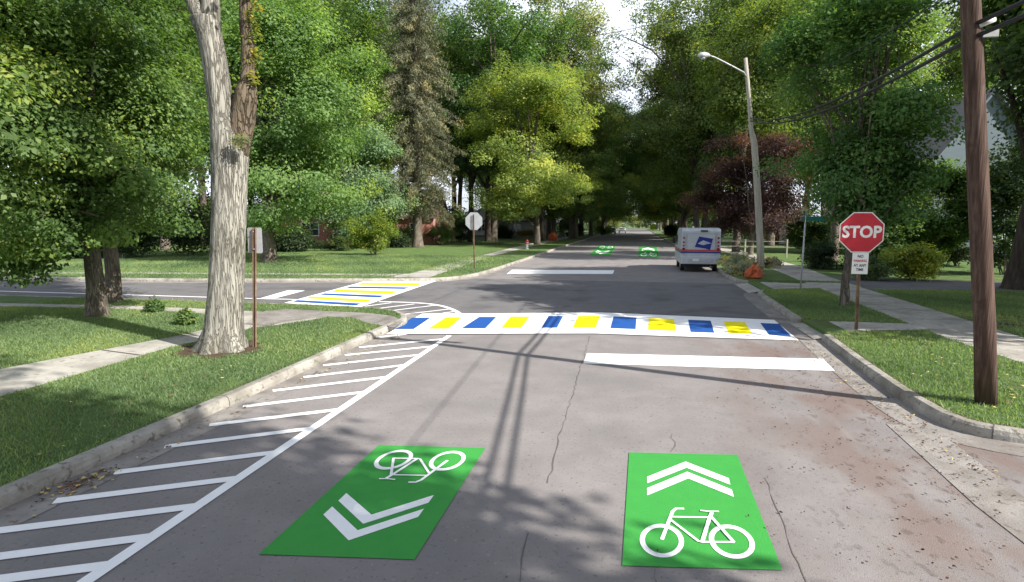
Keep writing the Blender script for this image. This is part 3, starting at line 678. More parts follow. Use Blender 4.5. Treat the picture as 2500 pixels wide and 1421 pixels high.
def blades(name, lawn, box, per_m2, h, seed, label):
    rng = np.random.default_rng(seed); x0, y0, x1, y1 = box; n = int((x1-x0)*(y1-y0)*per_m2)
    X = rng.uniform(x0, x1, n); Y = rng.uniform(y0, y1, n); k = inside(lawn, X, Y)
    for p in pave: k &= ~inside(p, X, Y)
    # keep only what lies in the field of view (with a margin) 
    Dp = -X*math.sin(YAW)+Y*math.cos(YAW); Rt = X*math.cos(YAW)+Y*math.sin(YAW); k &= (Dp > 2) & (np.abs(Rt) < Dp*1.05+1.5)
    bald = np.sin(X*2.3+1.7*np.sin(Y*1.1))*np.sin(Y*1.9+1.3*np.sin(X*.9))+.35*np.sin(X*7+Y*5)
    k &= ~((bald > .62) & (rng.random(n) < .65))
    X = X[k]; Y = Y[k]; n = len(X); a = rng.uniform(0, 6.283, n); hh = h*rng.uniform(.5, 1.25, n)*np.where(rng.random(n) < .03, 1.9, 1); w_ = rng.uniform(.004, .008, n)*(1+Dp[k]*.08)
    lx = rng.normal(size=n)*.5*hh; ly = rng.normal(size=n)*.5*hh
    v = np.empty((n, 3, 3)); v[:, 0] = np.stack([X-np.cos(a)*w_, Y-np.sin(a)*w_, np.full(n, GZ-.004)], 1); v[:, 1] = np.stack([X+np.cos(a)*w_, Y+np.sin(a)*w_, np.full(n, GZ-.004)], 1)
    v[:, 2] = np.stack([X+lx, Y+ly, GZ+hh], 1)
    me = bpy.data.meshes.new(name); me.vertices.add(n*3); me.vertices.foreach_set('co', v.reshape(-1)); me.loops.add(n*3); me.loops.foreach_set('vertex_index', np.arange(n*3, dtype=np.int32))
    me.polygons.add(n); me.polygons.foreach_set('loop_start', np.arange(0, n*3, 3, dtype=np.int32)); me.update(calc_edges=True)
    patch = np.sin(X*1.1+Y*.7)*.12+np.sin(X*.37-Y*.9)*.15+np.sin(X*3.1+Y*2.3)*.06
    t = np.clip(.5+patch+rng.normal(size=n)*.16, 0, 1).astype(np.float32); at = me.attributes.new('tint', 'FLOAT', 'FACE'); at.data.foreach_set('value', t)
    me.materials.append(M['leaf']); o = link(name, me); set_color(o, (.145, .215, .070)); tag(o, label, 'grass', kind='stuff')
blades('grass', lawnA, (-17, 2, -5, 16), 1500, .045, 1, 'short mown green grass on the near left verge and lawn')
blades('grass', lawnR[::-1], (3.5, 7, 14, 25), 1300, .045, 2, 'short mown green grass on the right verge around the poles')
blades('grass', lawnB, (-34, 20, -7, 40), 260, .055, 3, 'short mown green grass on the lawn across the left side street')

def litter(name, label, pts_fn, n, size, cols, seed):
    rng = np.random.default_rng(seed); v = []; f = []
    for i in range(n):
        x, y = pts_fn(rng); s = size*(.5+rng.random()); a = rng.random()*6.28; z = .012+rng.random()*.012
        for k, (r, dz) in enumerate(((1, .0), (.6, .012), (1, .006), (.55, 0), (.8, .016))):
            th = a+k*1.256; v.append((x+math.cos(th)*s*r, y+math.sin(th)*s*r, z+dz*rng.random()))
        f.append(tuple(range(i*5, i*5+5)))
    mb = MB(); mb.add(v, f); mb.m = [int(rng.random()*len(cols)) for _ in range(n)]
    return tag(mb.build(name, cols), label, 'litter', kind='stuff')
LC = [plain('dry_leaf_brown', (.10, .055, .03), .8), plain('dry_leaf_dark', (.035, .02, .016), .8), plain('dry_leaf_rust', (.20, .085, .05), .8), plain('dry_leaf_yellow', (.5, .38, .12), .8)]
litter('fallen_leaves', 'small brown leaves and debris scattered on the right of the street', lambda r: (lambda u, y: (3.4-abs(u)*1.7, y))(r.normal()*.7, r.uniform(3, 11)), 520, .013, [LC[0], LC[1], LC[1], LC[2]], 4)
litter('fallen_leaves', 'dry leaves gathered in the right gutter', lambda r: (3.55-abs(r.normal())*.22, r.uniform(6, 13)), 300, .016, LC, 5)
litter('fallen_leaves', 'pile of yellow brown leaves against the left gutter', lambda r: ((lambda p: (p[0]+r.normal()*.10-.0, p[1]+r.normal()*.16))(G(205, 1178))), 90, .022, LC, 6)
litter('fallen_leaves', 'few dry leaves lying in the left gutter', lambda r: (-5.1+abs(r.normal())*.12, r.uniform(2, 12)), 90, .02, LC, 7)

for nm, box, sd in (('scattered dry leaves on the near left verge', (-8.2, 3, -5.5, 12), 8), ('scattered dry leaves on the right verge', (4.0, 8, 6.2, 13), 9)):
    o = litter('fallen_leaves', nm, (lambda r, B=box: (r.uniform(B[0], B[2]), r.uniform(B[1], B[3]))), 110, .022, [LC[0], LC[2], LC[3]], sd); o.location.z = GZ+.03
# ================================================================= STREET FURNITURE
def line_px(pts, D): return [G(u, v, D=D) for u, v in pts]
# utility pole
b = G(2407, 985, GZ); D = depth(b)
root = thing('utility_pole', 'tall brown wooden utility pole leaning slightly left on the right verge', 'utility pole', b)
path = [G(2407, 985+3, D=D), G(2404, 800, D=D), G(2395, 600, D=D), G(2386, 400, D=D), G(2378, 200, D=D), G(2369, 0, D=D), G(2361, -200, D=D), G(2352, -420, D=D)]
mb = MB(); rn = random.Random(1); mb.tube([p-b for p in path], [.122, .116, .113, .110, .106, .101, .098, .094], 20, wob=.03, rng=rn); mb.build('pole', M['wood_pole'], root, smooth=True)
top = path[-1]-b
mb = MB(); mb.box(top+Vector((0, 0, -.35)), (2.4, .09, .11)); mb.build('crossarm', M['wood_pole'], root, bevel=.01)
for dx in (-1.05, -.5, .5, 1.05):
    mb = MB(); mb.tube([top+Vector((dx, 0, -.30)), top+Vector((dx, 0, -.22)), top+Vector((dx, 0, -.18)), top+Vector((dx, 0, -.13))], [.02, .045, .05, .025], 10); mb.build('insulator', M['white_sign'], root, smooth=True)
mb = MB(); q = G(2390, 62, D=D)-b; mb.tube([q+Vector((-.05, -.10, -.03)), q+Vector((.10, -.12, .03))], .035, 10); mb.build('insulator', M['white_sign'], root, smooth=True)
mb = MB(); mb.box(G(2392, 90, D=D)-b+Vector((.05, -.11, 0)), (.16, .05, .08)); mb.build('cable_bracket', M['galv'], root)
for z in (1.6, 3.1):
    pass
# lamp pole
b2 = G(1857, 672, GZ); D2 = depth(b2)
root = thing('street_lamp', 'pale weathered lamp pole with curved arm, leaning left beside the mail truck', 'street lamp', b2)
pp = [(1857, 675), (1856, 600), (1850, 480), (1845, 400), (1841, 350), (1838, 335), (1834, 318), (1832, 290), (1827, 220), (1820, 142)]
rr = [.17, .155, .145, .14, .135, .125, .095, .09, .085, .08]
MB().tube([G(u, v, D=D2)-b2 for u, v in pp], rr, 14, wob=.03, rng=rn).build('pole', M['wood_grey'], root, smooth=True)
arm = [(1822, 188), (1816, 177), (1790, 163), (1765, 150), (1745, 140), (1732, 136)]
a_ = [G(u, v, D=D2-.2*i)-b2 for i, (u, v) in enumerate(arm)]
MB().tube(a_, [.03, .035, .033, .032, .03, .03], 8).build('lamp_arm', M['galv'], root, smooth=True)
h0 = a_[-1]; dr = (G(1704, 135, D=D2-1.1)-b2)-h0
mb = MB(); mb.tube([h0-dr*.05, h0+dr*.15+Vector((0, 0, .02)), h0+dr*.45, h0+dr*.8, h0+dr], [.04, .09, .14, .12, .04], 12)
mb.build('lamp_head', M['galv'], root, smooth=True)
mb = MB(); q = h0+dr*.55; mb.tube([q+Vector((0, 0, -.06)), q+Vector((0, 0, -.13)), q+Vector((0, 0, -.16))], [.11, .09, .03], 12); mb.build('lamp_lens', M['white_sign'], root, smooth=True)
# cables
def cable(label, pts, r, sag=.0, n=14, name='overhead_cable', group='overhead cables strung along the right side'):
    P = [Vector(p) for p in pts]; out = []
    for a, b_ in zip(P, P[1:]):
        for i in range(n): t = i/n; q = a.lerp(b_, t); q.z -= sag*4*t*(1-t); out.append(q)
    out.append(P[-1]); c = P[0].copy()
    o = MB().tube([p-c for p in out], r, 6).build(name, M['cable'], smooth=True); o.location = c
    tag(o, label, 'cable', group); return o
lp = G(1832, 288, D=D2)
back = Vector((9.0, -28, 6.2))
cable('thick upper black cable from the brown utility pole to the lamp pole', [back, G(2374, 62, D=D), lp], .026, .45)
cable('thick lower black cable sagging just beneath the upper cable', [back+Vector((0, 0, -.3)), G(2374, 92, D=D), lp+Vector((0, 0, -.12))], .026, .45)
cable('thin grey wire above the thick cables, running to the lamp pole', [back+Vector((0, 0, 1.4)), G(2368, -40, D=D), G(1829, 262, D=D2)], .009, .1)
cable('thin wire high over the utility pole crossarm', [back+Vector((-.6, 0, 4.2)), b+top+Vector((-1.05, 0, -.13)), Vector((4.2, 60, 11.5))], .01, .5)
cable('thin wire crossing the sky gap above the street', [G(1300, 105, D=60), G(1640, 48, D=60)], .03, .3)

def post_u(pts, r=.03, mat='rust', root=None, b=None):
    """perforated U-channel sign post"""
    mb = MB(); P = [Vector(p)-b for p in pts]
    for a, c in zip(P, P[1:]):
        for dx, w_, dy, d_ in ((0, .05, 0, .008), (-.028, .008, -.012, .03), (.028, .008, -.012, .03)):
            pts8 = []
            for q in (a, c):
                for sx, sy in ((-1, -1), (1, -1), (1, 1), (-1, 1)): pts8.append(q+Vector((dx+sx*w_/2, dy+sy*d_/2, 0)))
            mb.add(pts8, [(0, 1, 5, 4), (1, 2, 6, 5), (2, 3, 7, 6), (3, 0, 4, 7), (4, 5, 6, 7), (3, 2, 1, 0)])
    return mb.build('post', M[mat], root)
def octagon(mb, c, R, y0, y1):
    pts = [(c[0]+R*math.cos(math.pi/8+i*math.pi/4), c[2]+R*math.sin(math.pi/8+i*math.pi/4)) for i in range(8)]
    v = [(x, y0, z) for x, z in pts]+[(x, y1, z) for x, z in pts]
    mb.add(v, [tuple(range(8)), tuple(range(15, 7, -1))]+[(i, 8+i, 8+(i+1) % 8, (i+1) % 8) for i in range(8)])
def text(body, size, mat, root, loc, name, bold=.0, sx=1.0, rot=(math.pi/2, 0, 0)):
    cu = bpy.data.curves.new(name, 'FONT'); cu.body = body; cu.size = size; cu.align_x = 'CENTER'; cu.align_y = 'CENTER'; cu.offset = bold; cu.extrude = .0012
    cu.resolution_u = 3
    o = bpy.data.objects.new(name, cu); C.objects.link(o)
    dg = bpy.context.evaluated_depsgraph_get(); dg.update(); me = bpy.data.meshes.new_from_object(o.evaluated_get(dg)); bpy.data.objects.remove(o)
    me.materials.clear(); me.materials.append(mat); o = link(name, me, root); o.location = loc; o.rotation_euler = rot; o.scale = (sx, 1, 1)
    return o
# near stop sign, facing the camera
b = G(2090, 806, GZ); D = depth(b)
root = thing('stop_sign', 'red octagonal STOP sign with a white plaque below it, right kerb', 'stop sign', b, YAW*.6)
root.rotation_euler = (0, 0, 0)
post_u([b+Vector((0, 0, -.1)), G(2101, 535, D=D)], root=root, b=b)
cc = G(2102, 567.5, D=D)-b
sr = .43*1.082
fr = bpy.data.objects.new('sign_face', None)
bpy.data.objects.remove(fr)
mb = MB(); octagon(mb, (cc.x, 0, cc.z), sr, -.045, -.041); f = mb.build('sign_plate', [M['white_sign']], root)
mb = MB(); octagon(mb, (cc.x, 0, cc.z), sr*.95, -.050, -.047); mb.build('sign_face', M['red_sign'], root)
text('STOP', .345, M['white_sign'], root, (cc.x, -.0525, cc.z+.0), 'lettering', .011, .92)
qq = G(2098, 643, D=D)-b
mb = MB(); mb.box((qq.x, -.045, qq.z), (.315, .004, .455)); mb.build('plaque', M['white_sign'], root, bevel=.0)
for s, dz, m_, sz in (('NO', .15, 'sign_black', .085), ('PARKING', .055, 'stripe_red', .072), ('AT ANY', -.045, 'sign_black', .08), ('TIME', -.135, 'sign_black', .08)):
    text(s, sz, M[m_], root, (qq.x, -.050, qq.z+dz), 'lettering', .0015, .85)
# distant stop sign seen from behind
b = G(1158, 656, GZ); D = depth(b)
root = thing('stop_sign', 'grey back of an octagonal sign on a rusty post, far left corner', 'stop sign', b)
post_u([b+Vector((0, 0, -.1)), G(1156, 523, D=D)], root=root, b=b)
cc = G(1156.5, 540, D=D)-b
mb = MB(); octagon(mb, (cc.x, 0, cc.z), .47*1.02, .03, .034); mb.build('sign_plate', M['sign_back'], root)
# parking sign seen from behind, by the big trunk
b = G(622, 848, GZ); D = depth(b)
root = thing('road_sign', 'small blank grey sign back on a rusty post right of the big trunk', 'road sign', b)
post_u([b+Vector((0, 0, -.1)), G(622, 556, D=D)], root=root, b=b)
cc = G(621.5, 587, D=D)-b; w2, h2, r2 = .150, .235, .03; pts = []
for sx, sz, a0 in ((1, 1, 0), (-1, 1, 90), (-1, -1, 180), (1, -1, 270)):
    for k in range(4):
        a = math.radians(a0+k*30); pts.append((cc.x+sx*(w2-r2)+r2*math.cos(a), cc.z+sz*(h2-r2)+r2*math.sin(a)))
n = len(pts); mb = MB(); mb.add([(x, .03, z) for x, z in pts]+[(x, .034, z) for x, z in pts], [tuple(range(n)), tuple(range(2*n-1, n-1, -1))]+[(i, n+i, n+(i+1) % n, (i+1) % n) for i in range(n)])
mb.build('sign_plate', M['sign_back'], root)
[MB().tube([(cc.x, .0, cc.z+z), (cc.x, -.02, cc.z+z)], .01, 8).build('bolt', M['galv'], root) for z in (-.16, .16)]
# street name sign
b = G(1954, 706, GZ); D = depth(b)
root = thing('street_name_sign', 'thin leaning grey post topped by teal street name blades', 'street sign', b)
tp = G(1966, 545, D=D)-b
MB().tube([(0, 0, -.1), tp*.5, tp], .03, 10).build('post', M['galv'], root, smooth=True)
mb = MB(); mb.box(tp+Vector((.28, 0, .16)), (.75, .012, .16)); mb.build('name_blade', M['teal'], root, bevel=.003)
mb = MB(); mb.box(tp+Vector((-.02, .1, .36)), (.75, .012, .16), rz=1.25); mb.build('name_blade', M['teal'], root, bevel=.003)
mb = MB(); mb.tube([tp, tp+Vector((0, 0, .45))], .02, 8); mb.build('bracket', M['galv'], root)
# fire hydrant
b = G(1287, 608, GZ)
root = thing('fire_hydrant', 'red and white fire hydrant on the far left verge', 'fire hydrant', b)
s = 1.15
MB().tube([(0, 0, 0), (0, 0, .05), (0, 0, .06), (0, 0, .55*s)], [.16, .16, .11, .11], 14).build('barrel', M['hyd_white'], root, smooth=False)
MB().tube([(0, 0, .55*s), (0, 0, .58*s), (0, 0, .66*s), (0, 0, .72*s), (0, 0, .76*s)], [.14, .14, .11, .06, .03], 14).build('bonnet', M['hyd_red'], root, smooth=True)
for d in ((1, 0), (-1, 0), (0, -1)):
    MB().tube([(d[0]*.08, d[1]*.08, .45*s), (d[0]*.17, d[1]*.17, .45*s), (d[0]*.175, d[1]*.175, .45*s), (d[0]*.21, d[1]*.21, .45*s)], [.06, .06, .075, .07], 10).build('nozzle', M['hyd_red'], root)
# bags of garden waste
def bag(label, base, r, h, col, lean=0, seed=1):
    rng = np.random.default_rng(seed); root = thing('garden_bag', label, 'bag', (base[0], base[1], GZ), seed, 'orange garden waste bags')
    n = 16; prof = [(.0, .8), (.12, 1.05), (.35, 1.08), (.6, .85), (.78, .55), (.88, .2), (.93, .16), (1.0, .28)]
    v = []
    for k, (t, q) in enumerate(prof):
        for j in range(n):
            a = j*2*math.pi/n; rr_ = r*q*(1+.13*rng.normal()*(k > 0)); v.append((math.cos(a)*rr_+lean*t*h, math.sin(a)*rr_, t*h))
    mb = MB(); mb.add(v, [(i*n+j, i*n+(j+1) % n, (i+1)*n+(j+1) % n, (i+1)*n+j) for i in range(len(prof)-1) for j in range(n)]+[tuple(range(len(prof)*n-n, len(prof)*n))])
    mb.build('sack', M['bag'], root, smooth=False)
    MB().tube([(lean*.9*h-.01, 0, h*.885), (lean*.9*h+.01, 0, h*.915)], r*.2, 10).build('tie', M['sign_black'], root)
bag('orange garden waste bag leaning on the lamp pole base', G(1840, 680, GZ), .33, .66, None, 0, 3)
bag('orange garden waste bag by the far left kerb beyond the hydrant', G(1350, 588, GZ), .6, 1.3, None, .2, 5)
bag('pale orange garden waste bag farthest along the left kerb', G(1401, 582, GZ), .6, 1.2, None, .1, 8)

# white post and rail fence
b = G(1818, 628, GZ); root = thing('rail_fence', 'white post and thin rails behind the flower bed', 'fence', b)
for dx in (-2.6, 0, 2.6):
    MB().box((dx, -dx*.1, .62), (.09, .09, 1.25)).build('post', M['wood_grey'], root, bevel=.01)
for z in (.75, 1.1): MB().box((0, 0, z), (5.3, .025, .035), rz=-.1).build('rail', M['wood_grey'], root)

# distant warning sign
b = G(1594, 573, GZ); D = depth(b); root = thing('warning_sign', 'small bright yellow green warning sign far down the street', 'road sign', b)
cc = G(1594, 553, D=D)-b; MB().tube([(0, 0, 0), (cc.x, 0, cc.z+.3)], .05, 6).build('post', M['galv'], root)
M['lime'] = plain('fluorescent_yellow_green', (.62, .78, .06), .5)
mb = MB(); s = .55; mb.add([(cc.x-s, -.07, cc.z-s), (cc.x+s, -.07, cc.z-s), (cc.x+s, -.07, cc.z+s*.5), (cc.x, -.07, cc.z+s*1.1), (cc.x-s, -.07, cc.z+s*.5)]+[(cc.x-s, -.05, cc.z-s), (cc.x+s, -.05, cc.z-s), (cc.x+s, -.05, cc.z+s*.5), (cc.x, -.05, cc.z+s*1.1), (cc.x-s, -.05, cc.z+s*.5)], [(0, 1, 2, 3, 4), (9, 8, 7, 6, 5)]+[(i, 5+i, 5+(i+1) % 5, (i+1) % 5) for i in range(5)])
mb.build('sign_plate', M['lime'], root)

# ================================================================= VEHICLES
def wheel(root, c, r=.34, w_=.2):
    mb = MB(); mb.tube([(c[0]-w_/2, c[1], c[2]), (c[0]-w_/2+.03, c[1], c[2]), (c[0]+w_/2-.03, c[1], c[2]), (c[0]+w_/2, c[1], c[2])], [r*.9, r, r, r*.9], 22)
    t = mb.build('wheel', M['black_rubber'], root, smooth=False)
    mb = MB(); mb.tube([(c[0]-w_/2-.012, c[1], c[2]), (c[0]+w_/2+.012, c[1], c[2])], r*.58, 18); mb.build('rim', M['chrome'], t)
def mail_truck():
    x0, y0 = 2.20, 30.2; W = 1.93
    root = thing('mail_truck', 'white postal delivery truck with blue eagle emblem parked at the right kerb', 'mail truck', (x0+W/2, y0, 0))
    # side profile (y from the rear, z)
    prof = [(0, .42), (.02, 2.02), (.12, 2.15), (.6, 2.19), (2.5, 2.17), (3.05, 2.05), (3.75, 1.30), (4.35, 1.12), (4.45, .95), (4.45, .45)]
    hw = W/2; v = []; n = len(prof)
    for sx, ins in ((-1, 0), (-1, 1), (1, 1), (1, 0)):
        for y, z in prof:
            tap = .03 if z > 1.9 else 0
            if ins: v.append((sx*(hw-.05-tap), y, z+(.03 if z > 1 else 0)))
            else: v.append((sx*(hw-tap), y+.02*(1 if y < .2 else 0), z))
    f = [tuple(range(n-1, -1, -1)), tuple(range(3*n, 4*n))]
    for k in range(3):
        f += [(k*n+i, k*n+i+1, (k+1)*n+i+1, (k+1)*n+i) for i in range(n-1)]
    f += [(0, n, 2*n, 3*n), (n-1, 4*n-1, 3*n-1, 2*n-1)]
    f[-1] = (n-1, 2*n-1, 3*n-1, 4*n-1)
    mb = MB(); mb.add(v, f); body = mb.build('body', M['truck_white'], root, bevel=.02)
    # rear door with frame
    mb = MB(); mb.box((0, -.022, 1.30), (1.34, .03, 1.22)); d = mb.build('rear_door', M['truck_white'], root, bevel=.01)
    mb = MB()
    for i in range(5): mb.box((0, -.040, .86+.21*i), (1.30, .008, .012))
    mb.build('door_rib', M['sign_back'], d)
    mb = MB(); mb.box((.1, -.045, .83), (.14, .03, .05)); mb.build('handle', M['chrome'], d)
    mb = MB()
    for bx in ((0, -.02, 1.94, 1.46, .05, .045), (-.705, -.02, 1.30, .045, .05, 1.25), (.705, -.02, 1.30, .045, .05, 1.25)): mb.box(bx[:3], bx[3:])
    mb.build('door_frame', M['sign_back'], root)
    # blue emblem with the pale swept eagle head
    E = lambda pts, y, m_, nm: MB().add([(x, y, z) for x, z in pts]+[(x, y+.006, z) for x, z in pts], [tuple(range(len(pts)))]+[(i, len(pts)+i, len(pts)+(i+1) % len(pts), (i+1) % len(pts)) for i in range(len(pts))]).build(nm, M[m_], root)
    E([(-.30, 1.27), (-.21, 1.52), (-.10, 1.79), (.56, 1.68), (.44, 1.12), (.20, 1.19)], -.052, 'emblem', 'emblem')
    E([(-.16, 1.44), (-.04, 1.52), (.10, 1.60), (.30, 1.53), (.50, 1.45), (.28, 1.42), (.14, 1.36), (.0, 1.385)], -.058, 'truck_white', 'eagle_mark')
    for nm, z, m_, h in (('red_stripe', 1.10, 'stripe_red', .075), ('blue_stripe', 1.00, 'stripe_blue', .09)):
        MB().box((0, -.046, z), (1.92, .006, h)).build(nm, M[m_], root)
        MB().box((-hw-.004, 2.2, z), (.006, 4.3, h)).build(nm, M[m_], root)
    for sx in (-1, 1):
        for z, s in ((1.72, .05), (1.50, .05), (1.33, .045), (1.16, .075)):
            MB().tube([(sx*.83, -.0, z), (sx*.83, -.05, z)], s, 12).build('tail_light', M['tail_red'], root)
    MB().box((0, -.12, .60), (1.90, .26, .36)).build('bumper', M['truck_white'], root, bevel=.02)
    MB().box((0, -.255, .60), (1.2, .02, .16)).build('step_plate', M['sign_back'], root)
    MB().box((-.25, -.268, .63), (.30, .01, .13)).build('licence_plate', M['trim'], root)
    MB().box((0, 2.1, .36), (1.6, 4.1, .16)).build('chassis', M['dark'], root)
    for sx in (-1, 1):
        for y in (.95, 3.6): wheel(root, (sx*.80, y, .34))
    MB().box((0, 3.42, 1.66), (1.55, .03, .62), M=Matrix.Rotation(-.75, 3, 'X')).build('windscreen', M['glass'], root)
    MB().box((-hw-.006, 2.85, 1.55), (.012, .75, .55)).build('side_window', M['glass'], root)
    MB().box((hw+.006, 2.85, 1.55), (.012, .75, .55)).build('side_window', M['glass'], root)
    for sx in (-1, 1):
        MB().box((sx*(hw+.14), 3.3, 1.5), (.16, .06, .30)).build('wing_mirror', M['dark'], root, bevel=.02)
        MB().tube([(sx*hw, 3.3, 1.45), (sx*(hw+.14), 3.3, 1.45)], .015, 6).build('mirror_arm', M['dark'], root)
    MB().box((.14, -.02, 2.07), (.34, .08, .07)).build('door_hood', M['dark'], root, bevel=.01)
    MB().tube([(-.35, .5, 2.18), (-.35, .5, 2.30)], [.05, .04], 10).build('roof_light', M['hyd_white'], root)
    MB().tube([(.5, -.02, .30), (.5, .6, .30)], .03, 8).build('exhaust_pipe', M['chrome'], root)
mail_truck()
def far_car(label, loc, rz, col):
    root = thing('parked_car', label, 'car', loc, rz, 'cars parked far down the street')
    prof = [(-2.2, .35), (-2.2, .75), (-1.5, .92), (-.85, 1.40), (.75, 1.42), (1.6, .98), (2.15, .88), (2.2, .35)]; n = len(prof)
    v = [(sx*(.88 if z < 1.1 else .68), y, z) for sx in (-1, 1) for y, z in prof]
    MB().add(v, [tuple(range(n)), tuple(range(2*n-1, n-1, -1))]+[(i, n+i, n+(i+1) % n, (i+1) % n) for i in range(n)]).build('body', plain('car_paint', col, .3), root, bevel=.06)
    MB().box((0, -1.20, 1.17), (1.3, .03, .46), M=Matrix.Rotation(.95, 3, 'X')).build('windscreen', M['glass'], root)
    for sx in (-1, 1):
        MB().box((sx*.80, 0, 1.18), (.02, 1.6, .34)).build('side_window', M['glass'], root)
        MB().box((sx*.62, -2.21, .66), (.36, .03, .14)).build('headlight', M['white_sign'], root)
        for y in (-1.4, 1.4): wheel(root, (sx*.80, y, .33))
far_car('white car parked far down the street at the end of the tree tunnel', (-3.6, 150, 0), 0, (.75, .76, .8))
far_car('dark blue car parked far down the street behind the white one', (-5.6, 135, 0), 0, (.05, .06, .10))

# ================================================================= HOUSES
def house(name, label, loc, rz, w_, d_, h, rh, wall, roof, wins, doors=(), axis='x', chimney=None, porch=None, over=.4):
    root = thing(name, label, 'house', (*loc, .1), rz)
    MB().box((0, d_/2, h/2), (w_, d_, h)).build('wall', M[wall], root)
    if axis == 'x':    # ridge parallel to the front: gables left and right
        g = [(-w_/2, 0, h), (-w_/2, d_, h), (-w_/2, d_/2, h+rh), (w_/2, 0, h), (w_/2, d_, h), (w_/2, d_/2, h+rh)]
        [MB().add(g[k:k+3], [(0, 1, 2)]).build('gable', M[wall], root) for k in (0, 3)]
        a, b_ = -w_/2-over, w_/2+over; s = over*rh/(d_/2)
        for sy in (0, 1):
            y0 = -over if sy == 0 else d_+over
            MB().add([(a, y0, h-s), (b_, y0, h-s), (b_, d_/2, h+rh), (a, d_/2, h+rh), (a, y0, h-s+.14), (b_, y0, h-s+.14), (b_, d_/2, h+rh+.14), (a, d_/2, h+rh+.14)],
                     [(0, 3, 2, 1), (4, 5, 6, 7), (0, 1, 5, 4), (1, 2, 6, 5), (2, 3, 7, 6), (3, 0, 4, 7)]).build('roof', M[roof], root)
    else:
        g = [(-w_/2, 0, h), (w_/2, 0, h), (0, 0, h+rh), (-w_/2, d_, h), (w_/2, d_, h), (0, d_, h+rh)]
        [MB().add(g[k:k+3], [(0, 1, 2)]).build('gable', M[wall], root) for k in (0, 3)]
        s = over*rh/(w_/2)
        for sx in (-1, 1):
            x0 = sx*(w_/2+over); a, b_ = -over, d_+over
            MB().add([(x0, a, h-s), (x0, b_, h-s), (0, b_, h+rh), (0, a, h+rh), (x0, a, h-s+.14), (x0, b_, h-s+.14), (0, b_, h+rh+.14), (0, a, h+rh+.14)],
                     [(0, 1, 2, 3), (4, 7, 6, 5), (0, 4, 5, 1), (1, 5, 6, 2), (2, 6, 7, 3), (3, 7, 4, 0)]).build('roof', M[roof], root)
            MB().add([(x0, a-.02, h-s-.05), (0, a-.02, h+rh-.05), (0, a-.02, h+rh+.16), (x0, a-.02, h-s+.16), (x0, a+.02, h-s-.05), (0, a+.02, h+rh-.05), (0, a+.02, h+rh+.16), (x0, a+.02, h-s+.16)],
                     [(0, 1, 2, 3), (7, 6, 5, 4), (0, 3, 7, 4), (0, 4, 5, 1)]).build('bargeboard', M['siding_blue' if wall == 'siding_blue' else 'trim'], root)
    for (x, z, ww, wh) in wins:
        wd = MB()
        for bx in ((x, z+wh/2, ww+.16, .09), (x, z-wh/2, ww+.24, .10), (x-ww/2, z, .09, wh), (x+ww/2, z, .09, wh), (x, z, .05, wh), (x, z, ww, .05)): wd.box((bx[0], -.04, bx[1]), (bx[2], .09, bx[3]))
        wo = wd.build('window', M['trim'], root); MB().box((x, -.012, z), (ww, .02, wh)).build('pane', M['glass'], wo)
    for (x, ww, wh) in doors:
        do = MB().box((x, -.04, wh/2), (ww, .08, wh)).build('door', M['roof_brown'], root); MB().box((x+ww*.38, -.10, 1.0), (.05, .05, .12)).build('handle', M['chrome'], do)
    if chimney: MB().box((chimney[0], chimney[1], h+rh*.9), (.8, .6, 2.2)).build('chimney', M['brick'], root)
    if porch:
        px0, px1, pd, ph = porch
        MB().box(((px0+px1)/2, -pd/2, ph+.1), (px1-px0+.4, pd+.3, .22)).build('porch_roof', M['roof_brown'], root)
        MB().box(((px0+px1)/2, -pd/2, .15), (px1-px0, pd, .3)).build('porch_floor', M['concrete'], root)
        k = 5
        for i in range(k): MB().tube([(px0+.1+(px1-px0-.2)*i/(k-1), -pd+.12, .3), (px0+.1+(px1-px0-.2)*i/(k-1), -pd+.12, ph)], .09, 10).build('porch_column', M['trim'], root)
        MB().box(((px0+px1)/2, -pd+.12, 1.15), (px1-px0, .05, .08)).build('railing', M['trim'], root)
    return root
pb = G(850, 598, GZ)
house('brick_house', 'red brick bungalow half hidden behind the trees on the left', (-30.5, 58), YAW*.8, 18, 9, 3.1, 3.0, 'brick', 'roof_brown', [(-4.6, 1.7, 1.9, 1.4), (-1.2, 1.7, .9, 1.3), (3.2, 1.7, 1.6, 1.4), (7, 1.7, 1.1, 1.3)], [(1.2, 1.0, 2.1)], chimney=(5, 5))
house('white_house', 'white house with a columned front porch beyond the left sidewalk', (-23.5, 98), YAW, 12, 10, 3.1, 3.6, 'siding_white', 'roof_brown', [(0, 4.4, 1.0, 1.0), (-3.2, 1.6, 1.4, 1.3), (3.2, 1.6, 1.4, 1.3)], [(0, 1, 2.1)], axis='y', porch=(-6, 6, 2.4, 2.6))
house('garage', 'small white garage with bright front beyond the white porch house', (-17.5, 104), YAW*.6, 5.5, 7, 2.7, 1.8, 'siding_white', 'roof_grey', [(0, 1.5, 2.6, 1.1)], axis='y')
house('grey_house', 'blue grey gabled house behind the shrubs on the right', (23.2, 45.9), YAW, 9, 8, 5.5, 5.7, 'siding_blue', 'roof_grey', [(-1.8, 4.2, 1.1, 1.5), (1.8, 4.2, 1.1, 1.5), (-2.2, 1.6, 1.2, 1.5), (2.2, 1.6, 1.2, 1.5)], axis='y')
house('white_house', 'white walled house with a long grey roof glimpsed left of the gabled one', (26.9, 63.1), YAW, 11, 7, 9.2, 3.1, 'siding_white', 'roof_grey', [(-4, 6.6, 1.1, 1.5), (0, 6.6, 1.1, 1.5), (3.6, 6.6, 1.1, 1.5), (-3.5, 3.4, 1.1, 1.5), (1.5, 3.4, 1.1, 1.5)], axis='x')
